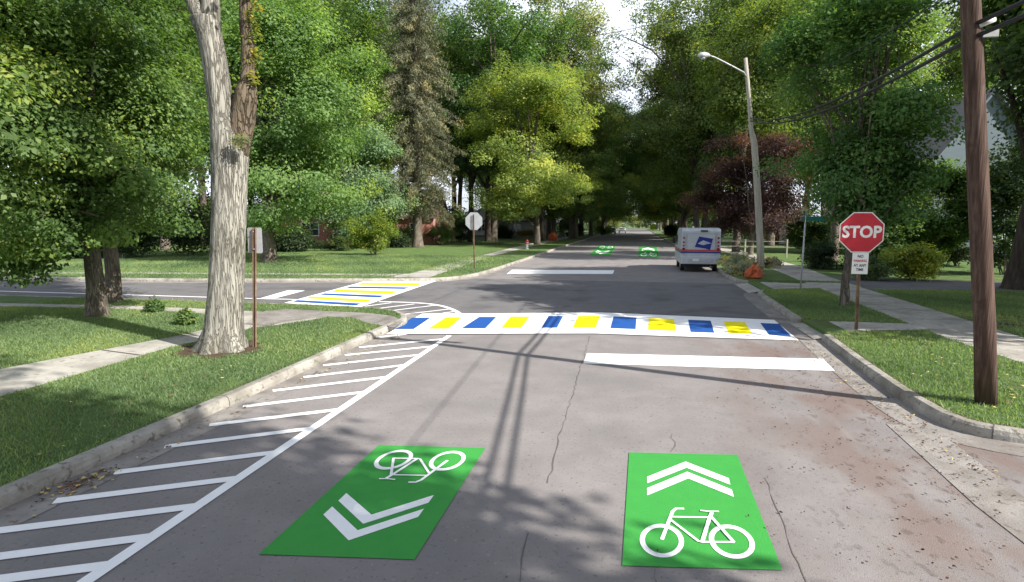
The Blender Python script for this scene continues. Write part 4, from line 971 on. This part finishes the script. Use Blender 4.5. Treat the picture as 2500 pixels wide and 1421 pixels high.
# picket fence behind the left maple
b = G(110, 628, GZ); root = thing('picket_fence', 'pale picket fence in the shade behind the left maple', 'fence', b, .1)
mb = MB()
for i in range(60): mb.box((-6+i*.2, 0, .55), (.09, .02, 1.1))
mb.build('pickets', M['trim'], root)
for z in (.3, .85): MB().box((0, .03, z), (12, .04, .08)).build('rail', M['trim'], root)

# ================================================================= TREES AND SHRUBS
CY, SYW = math.cos(YAW), math.sin(YAW)
def tpx(name, label, ub, vb, u0, u1, vt, vbot, D=None, **k):
    """a tree standing at (ub, vb) whose crown spans u0..u1 and vt..vbot"""
    b = G(ub, vb, GZ) if D is None else G(ub, 545, D=D)
    D = depth(b); off = ((u0+u1)/2-ub)/F*D
    if 'top' in k: top = k.pop('top')
    else: top = G(ub, vt, D=D).z
    cb = G(ub, vbot, D=D).z
    return tree(name, label, (b.x, b.y), top, (u1-u0)/2/F*D, max(cb, .3), lean=(off*CY, off*SYW), **k)
GREEN = (.085, .15, .030); MID = (.10, .16, .028); YEL = (.17, .20, .03); DARK = (.05, .09, .022); SILV = (.13, .20, .075)

# --- the big near trunk with its broken stub
b = G(540, 853, GZ); D = depth(b)
root = thing('big_tree', 'big pale furrowed trunk forking beside a broken stub, near left verge', 'tree', b)
rng = np.random.default_rng(5)
def bark_tube(name, pts, mat, parent, n=56, rings=10, ridge=.05, seed=1, flare=False):
    """furrowed trunk: pts = (u, v, radius px)"""
    r_ = np.random.default_rng(seed); P = [(G(u, v, D=D)-b, r*D/F*(.85 if mat == 'bark_pale' else .95)) for u, v, r in pts]; path = []; rad = []
    for (p, r), (q, s) in zip(P, P[1:]):
        for i in range(rings): path.append(p.lerp(q, i/rings)); rad.append(r+(s-r)*i/rings)
    path.append(P[-1][0]); rad.append(P[-1][1]); K = len(path); ph = r_.random(8)*6.28; v = []
    for i, (p, r) in enumerate(zip(path, rad)):
        t = i/K
        for j in range(n):
            a = 2*math.pi*j/n
            w_ = a+.35*math.sin(t*7+ph[0])+.12*math.sin(t*31+ph[1]+3*a)
            fur = abs(math.sin(w_*7.5+ph[2]+.8*math.sin(t*13+a)))**.6-.6
            fur += .35*(abs(math.sin(w_*13+ph[3]+1.3*math.sin(t*19+2*a)))-.5)
            lump = .05*math.sin(2*a+ph[4]+t*3)+.035*math.sin(3*a+ph[5]-t*5)
            fl = (max(0, 1-(p.z/.5))**2*.20*(1+1.0*math.sin(5*a+ph[6]))) if flare else 0
            rr = r*(1+lump+fl)+fur*ridge*1.5*r
            v.append((p.x+math.cos(a)*rr, p.y+math.sin(a)*rr, p.z))
    mb = MB(); mb.add(v, [(i*n+j, i*n+(j+1) % n, (i+1)*n+(j+1) % n, (i+1)*n+j) for i in range(K-1) for j in range(n)]+[tuple(range((K-1)*n, K*n))])
    return mb.build(name, M[mat], parent, smooth=True)
bark_tube('trunk', [(540, 866, 60), (542, 840, 57), (548, 790, 49), (553, 700, 45), (556, 600, 44), (558, 520, 44), (559, 440, 46), (560, 390, 49), (556, 340, 46), (545, 290, 37), (534, 220, 33), (524, 150, 33), (512, 90, 33), (500, 45, 38)], 'bark_pale', root, seed=3, flare=True)
bark_tube('limb', [(506, 70, 27), (480, 20, 22), (455, -30, 21), (425, -120, 18), (390, -260, 15), (340, -420, 9)], 'bark_pale', root, seed=4, n=28, rings=5)
bark_tube('limb', [(512, 70, 26), (515, 10, 22), (512, -50, 21), (520, -200, 18), (540, -380, 12), (545, -520, 6)], 'bark_pale', root, seed=6, n=28, rings=5)
bark_tube('broken_stub', [(575, 420, 22), (583, 360, 26), (591, 300, 28), (597, 250, 26), (600, 218, 24), (602, 205, 19), (603, 190, 15)], 'bark_stub', root, seed=8, n=36, rings=6)
bark_tube('dead_limb', [(601, 225, 18), (605, 170, 15), (604, 110, 14), (600, 60, 13.5), (600, 0, 13.5), (603, -90, 12), (612, -260, 6)], 'bark_stub', root, seed=9, n=20, rings=4, ridge=.12)
# vines and moss on the fork, ivy along the dead limb
vp = [G(u, v, D=D-.42)-b for u, v in ((575, 335), (585, 345), (592, 335), (578, 352), (600, 342), (588, 360), (570, 345))]
me = leaves_mesh('moss_tuft', [tuple(p) for p in vp], [.10]*7, 70, .035, rng, out=(0, 0, 0), yellow=.1, droop=.1); o = link('moss_tuft', me, root); set_color(o, (.16, .20, .07))
vp = [G(u+rng.normal()*9, v, D=D+rng.normal()*.10)-b for u, v in [(612, y) for y in range(-60, 215, 11)]]
me = leaves_mesh('ivy', [tuple(p) for p in vp], [.13]*len(vp), 34, .065, rng, out=(0, 0, 0), yellow=.25, droop=.2); o = link('ivy', me, root); set_color(o, (.15, .17, .03))
vp = [G(u, v, D=D)-b for u, v in ((340, -420), (390, -300), (300, -480), (450, -500), (545, -520), (600, -450), (480, -620), (380, -600), (650, -350), (560, -700), (450, -760), (330, -650))]
vp = [tuple(p+Vector(rng.normal(size=3))*1.1) for p in vp for _ in range(4)]
me = leaves_mesh('crown', vp, [.8]*len(vp), 60, .13, rng, out=tuple(np.mean(vp, 0)), yellow=.05); o = link('crown', me, root); set_color(o, GREEN)

# --- near left maples
tpx('maple_tree', 'leafy green maple with low branches left of the big pale trunk', 238, 772, -130, 500, 0, 640, top=10.5, seed=11, leaf=.088, clumps=340, per=250, crad=.52, trunk_r=.23, col=(.095, .165, .035), flat=.55, droop=.35, limbs=22, bark='bark', inner=.45, yellow=.06)
tpx('maple_tree', 'second maple trunk standing just behind the left maple', 275, 737, 60, 480, 0, 560, top=12, seed=12, leaf=.11, clumps=150, per=130, crad=.65, trunk_r=.22, col=(.075, .135, .03), flat=.6, droop=.3, limbs=12)
tree('maple_tree', 'large leaved branch ends reaching in at the left edge', (-13.2, 7.0), 9.5, 3.1, 1.4, .2, (.12, .19, .045), seed=13, leaf=.10, clumps=150, per=140, crad=.5, flat=.55, droop=.35, limbs=12)
# --- across the side street
tpx('linden_tree', 'tall bright green tree right of the big pale trunk, across the side street', 657, 640, 520, 905, -60, 562, seed=21, leaf=.15, clumps=520, per=165, crad=.85, trunk_r=.42, col=(.125, .215, .05), flat=.65, droop=.25, limbs=20, inner=.5, yellow=.03)
tpx('ornamental_tree', 'rounded silvery green tree in front of the brick house', 880, 606, 725, 1000, 265, 640, seed=22, leaf=.16, clumps=340, per=130, crad=.8, trunk_r=.22, col=(.16, .25, .10), flat=.7, droop=.2, limbs=14, inner=.5, yellow=.04)
tpx('arborvitae', 'slender upright bright green conifer left of the brown spruce', 926, 606, 885, 962, 190, 575, seed=23, leaf=.16, clumps=170, per=90, crad=.55, trunk_r=.16, col=(.13, .22, .03), shape='column', flat=1.4, limbs=4, up=.1, mat='needle')
b = G(1020, 604, GZ); D = depth(b); root = thing('spruce_tree', 'tall brownish green spruce with drooping boughs and a bare lower trunk', 'tree', (b.x, b.y, 0))
rng = np.random.default_rng(24); HT = 35.0; z = 3.6; pts = []; rads = []; tn = []; bmb = MB(); m = D/F
bmb.tube([(0, 0, -.05), (0, 0, .25), (0, 0, 1.2), (.05, 0, 10), (0, .05, 20), (0, 0, HT)], [.75, .58, .46, .38, .27, .04], 14, wob=.08, rng=rng)
while z < HT-.6:
    h = (z-3.6)/(HT-3.6); Rz = 122*m*(1-h)**.62*(.6 if z < 5 else 1)*rng.uniform(.86, 1.08); nb = 8 if h < .6 else 6; a0 = rng.random()*6.28
    for k in range(nb):
        a = a0+k*6.283/nb+rng.normal()*.16; r = Rz*rng.uniform(.62, 1.12); dr_ = rng.uniform(.10, .34)*r
        if rng.random() < .07: continue
        bmb.tube([(0, 0, z), (math.cos(a)*r*.5, math.sin(a)*r*.5, z+.10*r-dr_*.3), (math.cos(a)*r, math.sin(a)*r, z-dr_)], [.055, .03, .01], 4, cap=False)
        q = max(3, int(r/.42)); t0 = rng.uniform(.08, .9)
        for t in np.linspace(.22, 1, q): pts.append((math.cos(a)*r*t, math.sin(a)*r*t, z+.28*r*t*(1-t)-dr_*t*t-.12)); rads.append(.30+.20*(1-t)); tn.append(t0*.6+.2*t)
    z += rng.uniform(.42, .66)
bmb.build('trunk', M['bark'], root, smooth=True)
me = leaves_mesh('crown', pts, np.array(rads)*1.35, 34, .30, rng, flat=.6, aspect=.17, out=(0, 0, 12), droop=.75, up=.1, mat=M['needle'], tint=tn, yellow=.04)
cr = link('crown', me, root); set_color(cr, (.118, .130, .050))
# --- generic crowns for the background
gA = tpx('oak_tree', 'tall dense green oak standing behind the brick house', 740, 0, 600, 950, -120, 420, D=66, seed=31, leaf=.26, clumps=300, per=100, crad=1.25, trunk_r=.4, col=GREEN, flat=.7, limbs=16, inner=.4, yellow=.03)
gB = tpx('oak_tree', 'tall dark green oak rising between the spruce and the yellow maple', 1205, 0, 1075, 1360, -110, 440, D=74, seed=32, leaf=.28, clumps=380, per=95, crad=1.25, trunk_r=.45, col=(.07, .14, .035), flat=.65, limbs=18, inner=.35, yellow=.03, lobes=.35)
gC = tpx('poplar_tree', 'tall pale yellow green tree left of the sky gap', 1405, 0, 1290, 1492, -70, 430, D=88, seed=33, leaf=.27, clumps=360, per=90, crad=1.2, trunk_r=.4, col=(.20, .235, .075), flat=.9, limbs=16, inner=.35, yellow=.12, shape='vase', up=.3)
gD = tpx('maple_tree', 'broad yellow green maple on the left side of the street', 1325, 587, 1165, 1450, 140, 560, seed=34, leaf=.23, clumps=420, per=105, crad=.95, trunk_r=.38, col=(.195, .255, .05), flat=.65, droop=.2, limbs=18, inner=.45, yellow=.07)
# --- right side
tpx('maple_tree', 'tall olive green maple right of the sky gap, behind the mail truck', 1700, 588, 1480, 1830, -130, 470, seed=41, leaf=.24, clumps=340, per=85, crad=1.15, trunk_r=.40, col=(.12, .175, .042), flat=.65, droop=.2, limbs=22, inner=.42, yellow=.09, lobes=.32)
tpx('maple_tree', 'tall green maple directly behind the lamp pole', 1880, 600, 1730, 2080, -170, 400, seed=42, leaf=.22, clumps=340, per=85, crad=1.1, trunk_r=.38, col=(.12, .18, .045), flat=.65, droop=.2, limbs=20, inner=.42, yellow=.06)
tpx('street_tree', 'slim green street tree on the right verge behind the STOP sign', 2062, 745, 1925, 2225, -60, 600, seed=43, leaf=.095, clumps=230, per=150, crad=.40, trunk_r=.125, col=(.085, .17, .038), flat=.65, droop=.2, limbs=20, inner=.4, yellow=.05, shape='vase')
tpx('purple_maple', 'dark purple red maple between the mail truck and the street tree', 1832, 622, 1700, 1962, 320, 585, seed=44, leaf=.13, clumps=260, per=140, crad=.62, trunk_r=.2, col=(.064, .038, .029), flat=.7, droop=.15, limbs=14, inner=.5, yellow=.04)
tpx('ash_tree', 'light yellow green tree at the top right behind the cables', 2340, 0, 2262, 2440, -120, 215, D=66, seed=45, leaf=.24, clumps=190, per=80, crad=1.2, trunk_r=.3, col=(.15, .20, .035), flat=.65, limbs=14, inner=.3, yellow=.08, lobes=.4)
tpx('ash_tree', 'bushy green tree below the sky patch at right', 2330, 0, 2235, 2420, 120, 300, D=76, seed=46, leaf=.24, clumps=90, per=80, crad=1.1, trunk_r=.2, col=(.12, .18, .03), flat=.65, limbs=8, inner=.3, yellow=.05)
tpx('elm_tree', 'huge dark trunk with shaded crown at the right edge', 2486, 706, 2395, 2760, -400, 500, seed=47, leaf=.14, clumps=300, per=80, crad=.75, trunk_r=.42, col=(.05, .085, .024), flat=.65, limbs=14, inner=.35, bark='bark_dark', lobes=.3)  # the crown's shade is put into its dark leaf colour
# --- street rows (both sides), copies with their own size and turn
rows = [(gD, 1352, 583, 1.0, .95, (.15, .22, .04), 'shaded green street maple just beyond the yellow maple'),
        (gB, 1442, 575, .8, .75, (.12, .18, .035), 'dark trunked street tree on the left, halfway down the tunnel'),
        (gD, 1470, 572, .95, .85, (.16, .23, .045), 'green street tree on the left near the end of the tunnel'),
        (gD, 1642, 576, .95, .9, (.15, .20, .035), 'dark street tree on the right just left of the mail truck'),
        (gB, 1668, 582, .62, .62, (.17, .21, .04), 'leafy street tree rising behind the mail truck roof'),
        (gD, 1625, 571, .95, .85, (.15, .19, .04), 'yellowish street tree on the right near the end of the tunnel')]
for i, (src, u, v, s, sz, col, lab) in enumerate(rows):
    p = G(u, v, GZ); copy_tree(src, lab, (p.x, p.y), s, sz, rz=1.3*i+.7, col=col, group='street trees lining both verges', name='street_tree')
more = [(-10.6, 62, .92, .84, 'left', 'yellow green nearest kerbside'), (-9.8, 88, 1.0, .95, 'left', 'second kerbside'), (-9.8, 104, 1.15, 1.1, 'left', 'third kerbside'), (-9.6, 124, 1.2, 1.15, 'left', 'fourth kerbside'),
        (6.8, 92, 1.05, 1.0, 'right', 'nearer tall'), (6.8, 112, 1.2, 1.15, 'right', 'farther tall')]
for i, (x, y, s_, sz, sd, nm) in enumerate(more):
    copy_tree(gD, nm+' shade tree of the row along the '+sd+' verge', (x, y), s_, sz, rz=.9*i+.3, col=(.19, .255, .048) if i == 0 else [(.15, .24, .06), (.18, .26, .06), (.13, .22, .055)][i % 3], group='street trees lining both verges', name='street_tree')
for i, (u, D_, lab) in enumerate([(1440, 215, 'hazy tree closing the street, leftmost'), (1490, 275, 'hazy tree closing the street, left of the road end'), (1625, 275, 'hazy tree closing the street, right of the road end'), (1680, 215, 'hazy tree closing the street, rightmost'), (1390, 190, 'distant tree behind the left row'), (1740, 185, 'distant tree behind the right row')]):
    p = G(u, 545, D=D_); copy_tree(gD, lab, (p.x, p.y), 1.15, .95, rz=i*2.2, col=(.17, .21, .06), group='hazy trees closing the street', name='background_tree')  # distance haze is put into this pale leaf colour
for i, (u, v) in enumerate([(1150, 590), (1192, 590)]):
    p = G(u, v, GZ); tree('elm_tree', ('left' if i == 0 else 'right')+' of the two dark trunks behind the distant sign back', (p.x, p.y), 21, 4.6, 8.0, .42, (.06, .11, .03), seed=95+i, leaf=.24, clumps=150, per=75, crad=1.0, bark='bark_dark', limbs=10, lobes=.3)
for i, (u, D_, s_, lab) in enumerate([(1120, 84, 1.0, 'tall green oak directly right of the spruce'), (1340, 96, 1.05, 'green treetop left of the pale poplar'), (1672, 100, 1.1, 'tall olive tree right of the sky gap'), (1720, 82, 1.05, 'tall olive tree behind the lamp head'),
        (1900, 84, 1.1, 'tall green tree behind the lamp pole top'), (2010, 100, 1.2, 'distant treetop left of the street tree'), (330, 78, 1.1, 'treetop behind the left maple, right of its trunk'), (130, 80, 1.1, 'treetop behind the left maple, left of its trunk'),
        (780, 92, 1.2, 'treetop high above the silvery tree'), (2040, 56, .72, 'dark green tree behind the tall shrubs at right')]):
    p = G(u, 545, D=D_); copy_tree(gA, lab, (p.x, p.y), s_, s_*1.08, rz=1.9*i, col=[(.10, .155, .03), (.075, .13, .03), (.13, .16, .025)][i % 3], group='trees filling the background', name='background_tree')
tpx('maple_tree', 'tall maple crown rising behind the street tree with the STOP sign', 2040, 0, 1905, 2180, -190, 330, D=34, seed=48, leaf=.17, clumps=260, per=90, crad=.8, trunk_r=.28, col=(.11, .18, .04), limbs=14, inner=.4)
tpx('maple_tree', 'green maple rising above the purple maple', 1800, 0, 1690, 1960, -20, 320, D=47, seed=49, leaf=.2, clumps=260, per=90, crad=.95, trunk_r=.3, col=(.095, .145, .024), limbs=14, inner=.4, yellow=.08)
rng = np.random.default_rng(77)
deep = [(-9.5, 150, 'left'), (-9.5, 185, 'left'), (-10, 225, 'left'), (7, 140, 'right'), (7, 180, 'right'), (7.5, 230, 'right')]
for i, (x, y, sd) in enumerate(deep):
    copy_tree((gD, gB)[i % 2], ('pale green ' if i % 3 == 2 else 'green ')+'street tree '+('nearest' if i % 3 == 0 else 'in the middle' if i % 3 == 1 else 'farthest')+' in the distant row on the '+sd, (x, y), .85, .8, rz=i*1.1, col=[(.10, .16, .03), (.12, .17, .04), (.18, .21, .07)][i % 3], group='street trees lining both verges', name='street_tree')
# --- wooded background
bgt = [(gA, -120, 44, 1.0, 'green tree far left behind the left edge branches'), (gB, 60, 52, .9, 'green tree behind the left maple, left part'), (gA, 230, 60, 1.0, 'tall green tree behind the left maple trunk'), (gA, 400, 50, .9, 'green tree between the left maple and the big trunk'),
       (gB, 500, 64, 1.0, 'dark green tree glimpsed left of the big trunk fork'), (gA, 620, 72, 1.15, 'tall green tree above the dead limb'), (gB, 860, 78, 1.1, 'dark green treetop above the silvery tree'),
       (gA, 985, 92, 1.1, 'green treetop behind the spruce'), (gB, 1110, 96, 1.15, 'green treetop right of the spruce'), (gA, 1290, 110, 1.25, 'green tree behind the tall oaks left of the gap'),
       (gA, 1180, 125, 1.0, 'dark tree behind the white porch house'), (gB, 1260, 130, .9, 'dark tree right of the white porch house'),
       (gB, 1560, 300, 1.3, 'hazy green tree closing the end of the street'), (gA, 1760, 95, 1.15, 'tall green tree behind the olive maple'), (gB, 1850, 72, 1.0, 'green tree far behind the purple maple'),
       (gA, 1960, 60, .95, 'green tree behind the street tree, left part'), (gB, 2080, 66, 1.0, 'tall green tree behind the street tree'), (gA, 1660, 120, 1.0, 'green tree above the tunnel on the right'),
       (gB, 2150, 100, .6, 'low green tree behind the grey roof'), (gA, 2440, 62, .75, 'dark green tree right of the utility pole'), (gA, 2330, 92, .72, 'distant green tree above the grey roofs')]
for i, (src, u, D, s, lab) in enumerate(bgt):
    p = G(u, 545, D=D); c = [(.075, .135, .03), (.085, .15, .03), (.065, .12, .028)][i % 3]
    if u == 1560: c = (.20, .24, .09)  # paler leaves give the hazy look of the street end
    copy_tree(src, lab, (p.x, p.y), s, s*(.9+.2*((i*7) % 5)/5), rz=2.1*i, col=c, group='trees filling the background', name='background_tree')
# --- understorey masses that close the view at eye level
def hedge_px(name, label, ub, vb, wpx, vt, D=None, **k):
    b = G(ub, vb, GZ) if D is None else G(ub, 545, D=D); D = depth(b); h = G(ub, vt, D=D).z-GZ
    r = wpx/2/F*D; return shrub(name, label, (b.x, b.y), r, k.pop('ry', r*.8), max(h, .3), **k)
hedge_px('shrub', 'bright yellow green bush at the corner of the brick house lawn', 915, 622, 150, 505, seed=51, col=(.14, .20, .025), leaf=.12, clumps=110, per=90, crad=.45, yellow=.08)
hedge_px('shrub', 'tall sunlit green shrubs under the silvery tree, right of the brick house window', 870, 606, 150, 480, seed=50, col=(.13, .21, .06), leaf=.15, clumps=150, per=100, crad=.7, inner=.4)
hedge_px('shrub', 'tall green shrubs at the foot of the bright linden tree', 625, 612, 110, 520, seed=49, col=(.09, .16, .04), leaf=.15, clumps=110, per=100, crad=.6, inner=.4)
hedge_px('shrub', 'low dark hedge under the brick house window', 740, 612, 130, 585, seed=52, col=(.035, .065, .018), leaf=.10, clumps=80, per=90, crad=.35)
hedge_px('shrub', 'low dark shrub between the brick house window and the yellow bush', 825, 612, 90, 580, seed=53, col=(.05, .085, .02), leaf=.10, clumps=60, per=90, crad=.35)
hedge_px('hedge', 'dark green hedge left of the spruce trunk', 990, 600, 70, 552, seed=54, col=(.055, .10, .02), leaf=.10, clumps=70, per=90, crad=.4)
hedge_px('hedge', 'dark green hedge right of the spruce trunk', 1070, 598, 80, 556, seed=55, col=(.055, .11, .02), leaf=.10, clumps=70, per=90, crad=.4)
hedge_px('shrub', 'pale drooping olive bush right of the spruce trunk', 1086, 596, 62, 525, seed=56, col=(.21, .21, .10), leaf=.2, clumps=90, per=80, crad=.4, aspect=.2, droop=.5, up=.1)
hedge_px('shrub', 'shaded shrubs left of the distant sign back', 1125, 592, 60, 540, seed=57, col=(.03, .055, .018), leaf=.14, clumps=60, per=80, crad=.5)  # near-black leaves, the shade is in the colour itself
hedge_px('shrub', 'yellowish plants in front of the white porch house', 1285, 578, 80, 562, seed=58, col=(.22, .20, .06), leaf=.16, clumps=50, per=60, crad=.5, yellow=.2)
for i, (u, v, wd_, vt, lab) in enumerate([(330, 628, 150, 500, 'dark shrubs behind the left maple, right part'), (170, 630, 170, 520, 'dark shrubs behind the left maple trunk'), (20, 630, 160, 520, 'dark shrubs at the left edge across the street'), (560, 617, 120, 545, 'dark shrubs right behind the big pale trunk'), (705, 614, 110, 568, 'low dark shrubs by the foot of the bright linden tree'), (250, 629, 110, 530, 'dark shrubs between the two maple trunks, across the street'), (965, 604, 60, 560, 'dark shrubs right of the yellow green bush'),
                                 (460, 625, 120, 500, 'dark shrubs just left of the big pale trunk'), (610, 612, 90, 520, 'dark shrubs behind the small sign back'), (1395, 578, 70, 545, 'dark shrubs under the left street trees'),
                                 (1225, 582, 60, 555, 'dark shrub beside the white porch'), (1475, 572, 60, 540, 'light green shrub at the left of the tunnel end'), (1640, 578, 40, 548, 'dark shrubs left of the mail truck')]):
    hedge_px('shrub', lab, u, v, wd_, vt, seed=60+i, col=(.12, .17, .04) if 'light' in lab else (.035, .06, .018), leaf=.18, clumps=90, per=80, crad=.8, group='shaded shrubs under the trees', stems=4)  # leaf colour darkened to carry the deep shade under the trees
TH = shrub('thicket', 'dark thicket behind the white porch house', (-26, 118), 7, 3, 5.5, (.05, .09, .022), seed=200, leaf=.3, clumps=150, per=95, crad=1.2, cat='thicket', group='dark thickets closing the view', stems=5)
for i, (u, D_, s_, lab) in enumerate([(1180, 118, 1, 'left of the porch house'), (1345, 135, .9, 'right of the porch house'), (1420, 170, 1, 'behind the left street trees'), (1480, 215, 1, 'left of the road end'), (1650, 215, 1, 'right of the road end'), (1515, 275, 1.5, 'closing the road end, left part'), (1590, 278, 1.5, 'closing the road end, right part'),
        (1700, 150, 1, 'behind the mail truck'), (1780, 100, .8, 'left of the purple maple'), (1880, 85, .8, 'behind the twin pale trunks'), (1960, 66, .6, 'right of the twin pale trunks'), (2060, 56, .6, 'behind the street tree trunk'), (2440, 42, .6, 'right of the utility pole'),
        (600, 72, 1.2, 'beside the big trunk'), (430, 66, 1.2, 'left of the big trunk'), (260, 60, 1.2, 'behind the left maple trunk'), (100, 56, 1.25, 'behind the picket fence'), (-60, 54, 1.3, 'at the left edge'), (1050, 82, 1, 'behind the spruce trunk'), (690, 54, .45, 'under the tall linden, left of the brick house')]):
    p = G(u, 545, D=D_); c_ = copy_tree(TH, 'dark thicket '+lab, (p.x, p.y), s_, s_, rz=YAW+.2*math.sin(i*3), col=(.15, .19, .06) if D_ > 200 else None, group='dark thickets closing the view')  # farthest thickets also get a pale, hazy leaf colour
# pale low ground plants near the left maple
hedge_px('shrub', 'low ground plants on the left corner lawn near the big trunk', 460, 792, 44, 781, seed=71, col=(.10, .17, .04), leaf=.07, clumps=40, per=60, crad=.14, z0=.13)
hedge_px('shrub', 'small clump of plants beside the side street sidewalk', 378, 762, 44, 755, seed=72, col=(.09, .16, .04), leaf=.06, clumps=34, per=60, crad=.13)
# flower bed and shrubs at right
hedge_px('flower_bed', 'pale variegated flowering plants between the mail truck and the lamp pole', 1808, 668, 84, 628, seed=81, col=(.26, .29, .15), leaf=.10, clumps=110, per=60, crad=.22, yellow=.3, ry=2.6, cat='flower bed')
hedge_px('flower_bed', 'pale flowering plants right of the lamp pole', 1882, 652, 60, 632, seed=82, col=(.26, .27, .15), leaf=.10, clumps=60, per=60, crad=.2, yellow=.3, ry=1.6, cat='flower bed')
hedge_px('shrub', 'rounded bright yellow green shrub right of the STOP sign', 2222, 684, 128, 597, seed=83, col=(.23, .29, .04), leaf=.10, clumps=130, per=90, crad=.32, yellow=.12, ry=1.2)
hedge_px('shrub', 'low pale green shrub between the street tree and the STOP post', 2120, 684, 100, 628, seed=84, col=(.13, .19, .06), leaf=.09, clumps=80, per=80, crad=.25)
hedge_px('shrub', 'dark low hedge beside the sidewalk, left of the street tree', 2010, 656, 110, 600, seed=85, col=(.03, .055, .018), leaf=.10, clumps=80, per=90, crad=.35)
hedge_px('shrub', 'tall green lilac shrubs in front of the grey gabled house', 2275, 0, 240, 372, D=28, seed=86, col=(.085, .15, .03), leaf=.15, clumps=330, per=100, crad=.50, inner=.5, ry=2.0)
hedge_px('shrub', 'tall green shrubs behind the STOP sign', 2150, 0, 170, 440, D=27.5, seed=87, col=(.075, .135, .03), leaf=.15, clumps=220, per=90, crad=.5, ry=1.8)
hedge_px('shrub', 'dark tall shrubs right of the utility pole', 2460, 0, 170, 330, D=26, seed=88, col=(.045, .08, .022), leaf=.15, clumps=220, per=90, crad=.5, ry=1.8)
hedge_px('shrub', 'dark shaded shrubs left of the utility pole', 2345, 0, 120, 540, D=31, seed=89, col=(.03, .05, .016), leaf=.15, clumps=100, per=90, crad=.5, ry=1.5)  # near-black shrubs stand in for the dark shaded gap under the foliage
hedge_px('shrub', 'green shrub behind the purple maple, right part', 1975, 0, 120, 500, D=45, seed=90, col=(.06, .10, .025), leaf=.18, clumps=120, per=80, crad=.6)
# pale twin trunks behind the purple maple
for i, (u, v) in enumerate([(1888, 592), (1912, 596)]):
    p = G(u, v, GZ); tree('birch_tree', ('left' if i == 0 else 'right')+' of two pale trunks standing behind the purple maple', (p.x, p.y), 17, 3.5, 8, .42, MID, seed=91+i, leaf=.25, clumps=70, per=60, crad=.9, bark='wood_grey', limbs=6, group='pale twin trunks')
# --- trees standing outside the frame whose shade falls into it
shade = [((8.1, -3.7), 14.5, 4.5, 6.2, 'tree behind the camera shading the near street', 101), ((14.3, 14.6), 13.5, 4.4, 4.0, 'tree right of the frame shading the intersection', 102), ((21.5, 17.5), 14, 5, 4.0, 'large tree right of the frame beyond the driveway', 103)]
for (p, top, rx, cb, lab, sd) in shade:
    tree('shade_tree', lab, p, top, rx, cb, .3, GREEN, seed=sd, leaf=.25, clumps=620 if sd == 101 else 420, per=105, crad=1.0, limbs=14, inner=.05, lobes=.16, shape='round_')
copies = [((16, 22), 1.05, 'second tree by the right driveway'), ((3.6, -3.3), 1.0, 'tree behind the camera beside the street'), ((22, -13), 1.0, 'large tree far behind the camera')]
src = [o for o in C.objects if o.name.startswith('shade_tree') and o.type == 'EMPTY'][0]
for p, s, lab in copies: copy_tree(src, lab, p, s, s, rz=1.7)
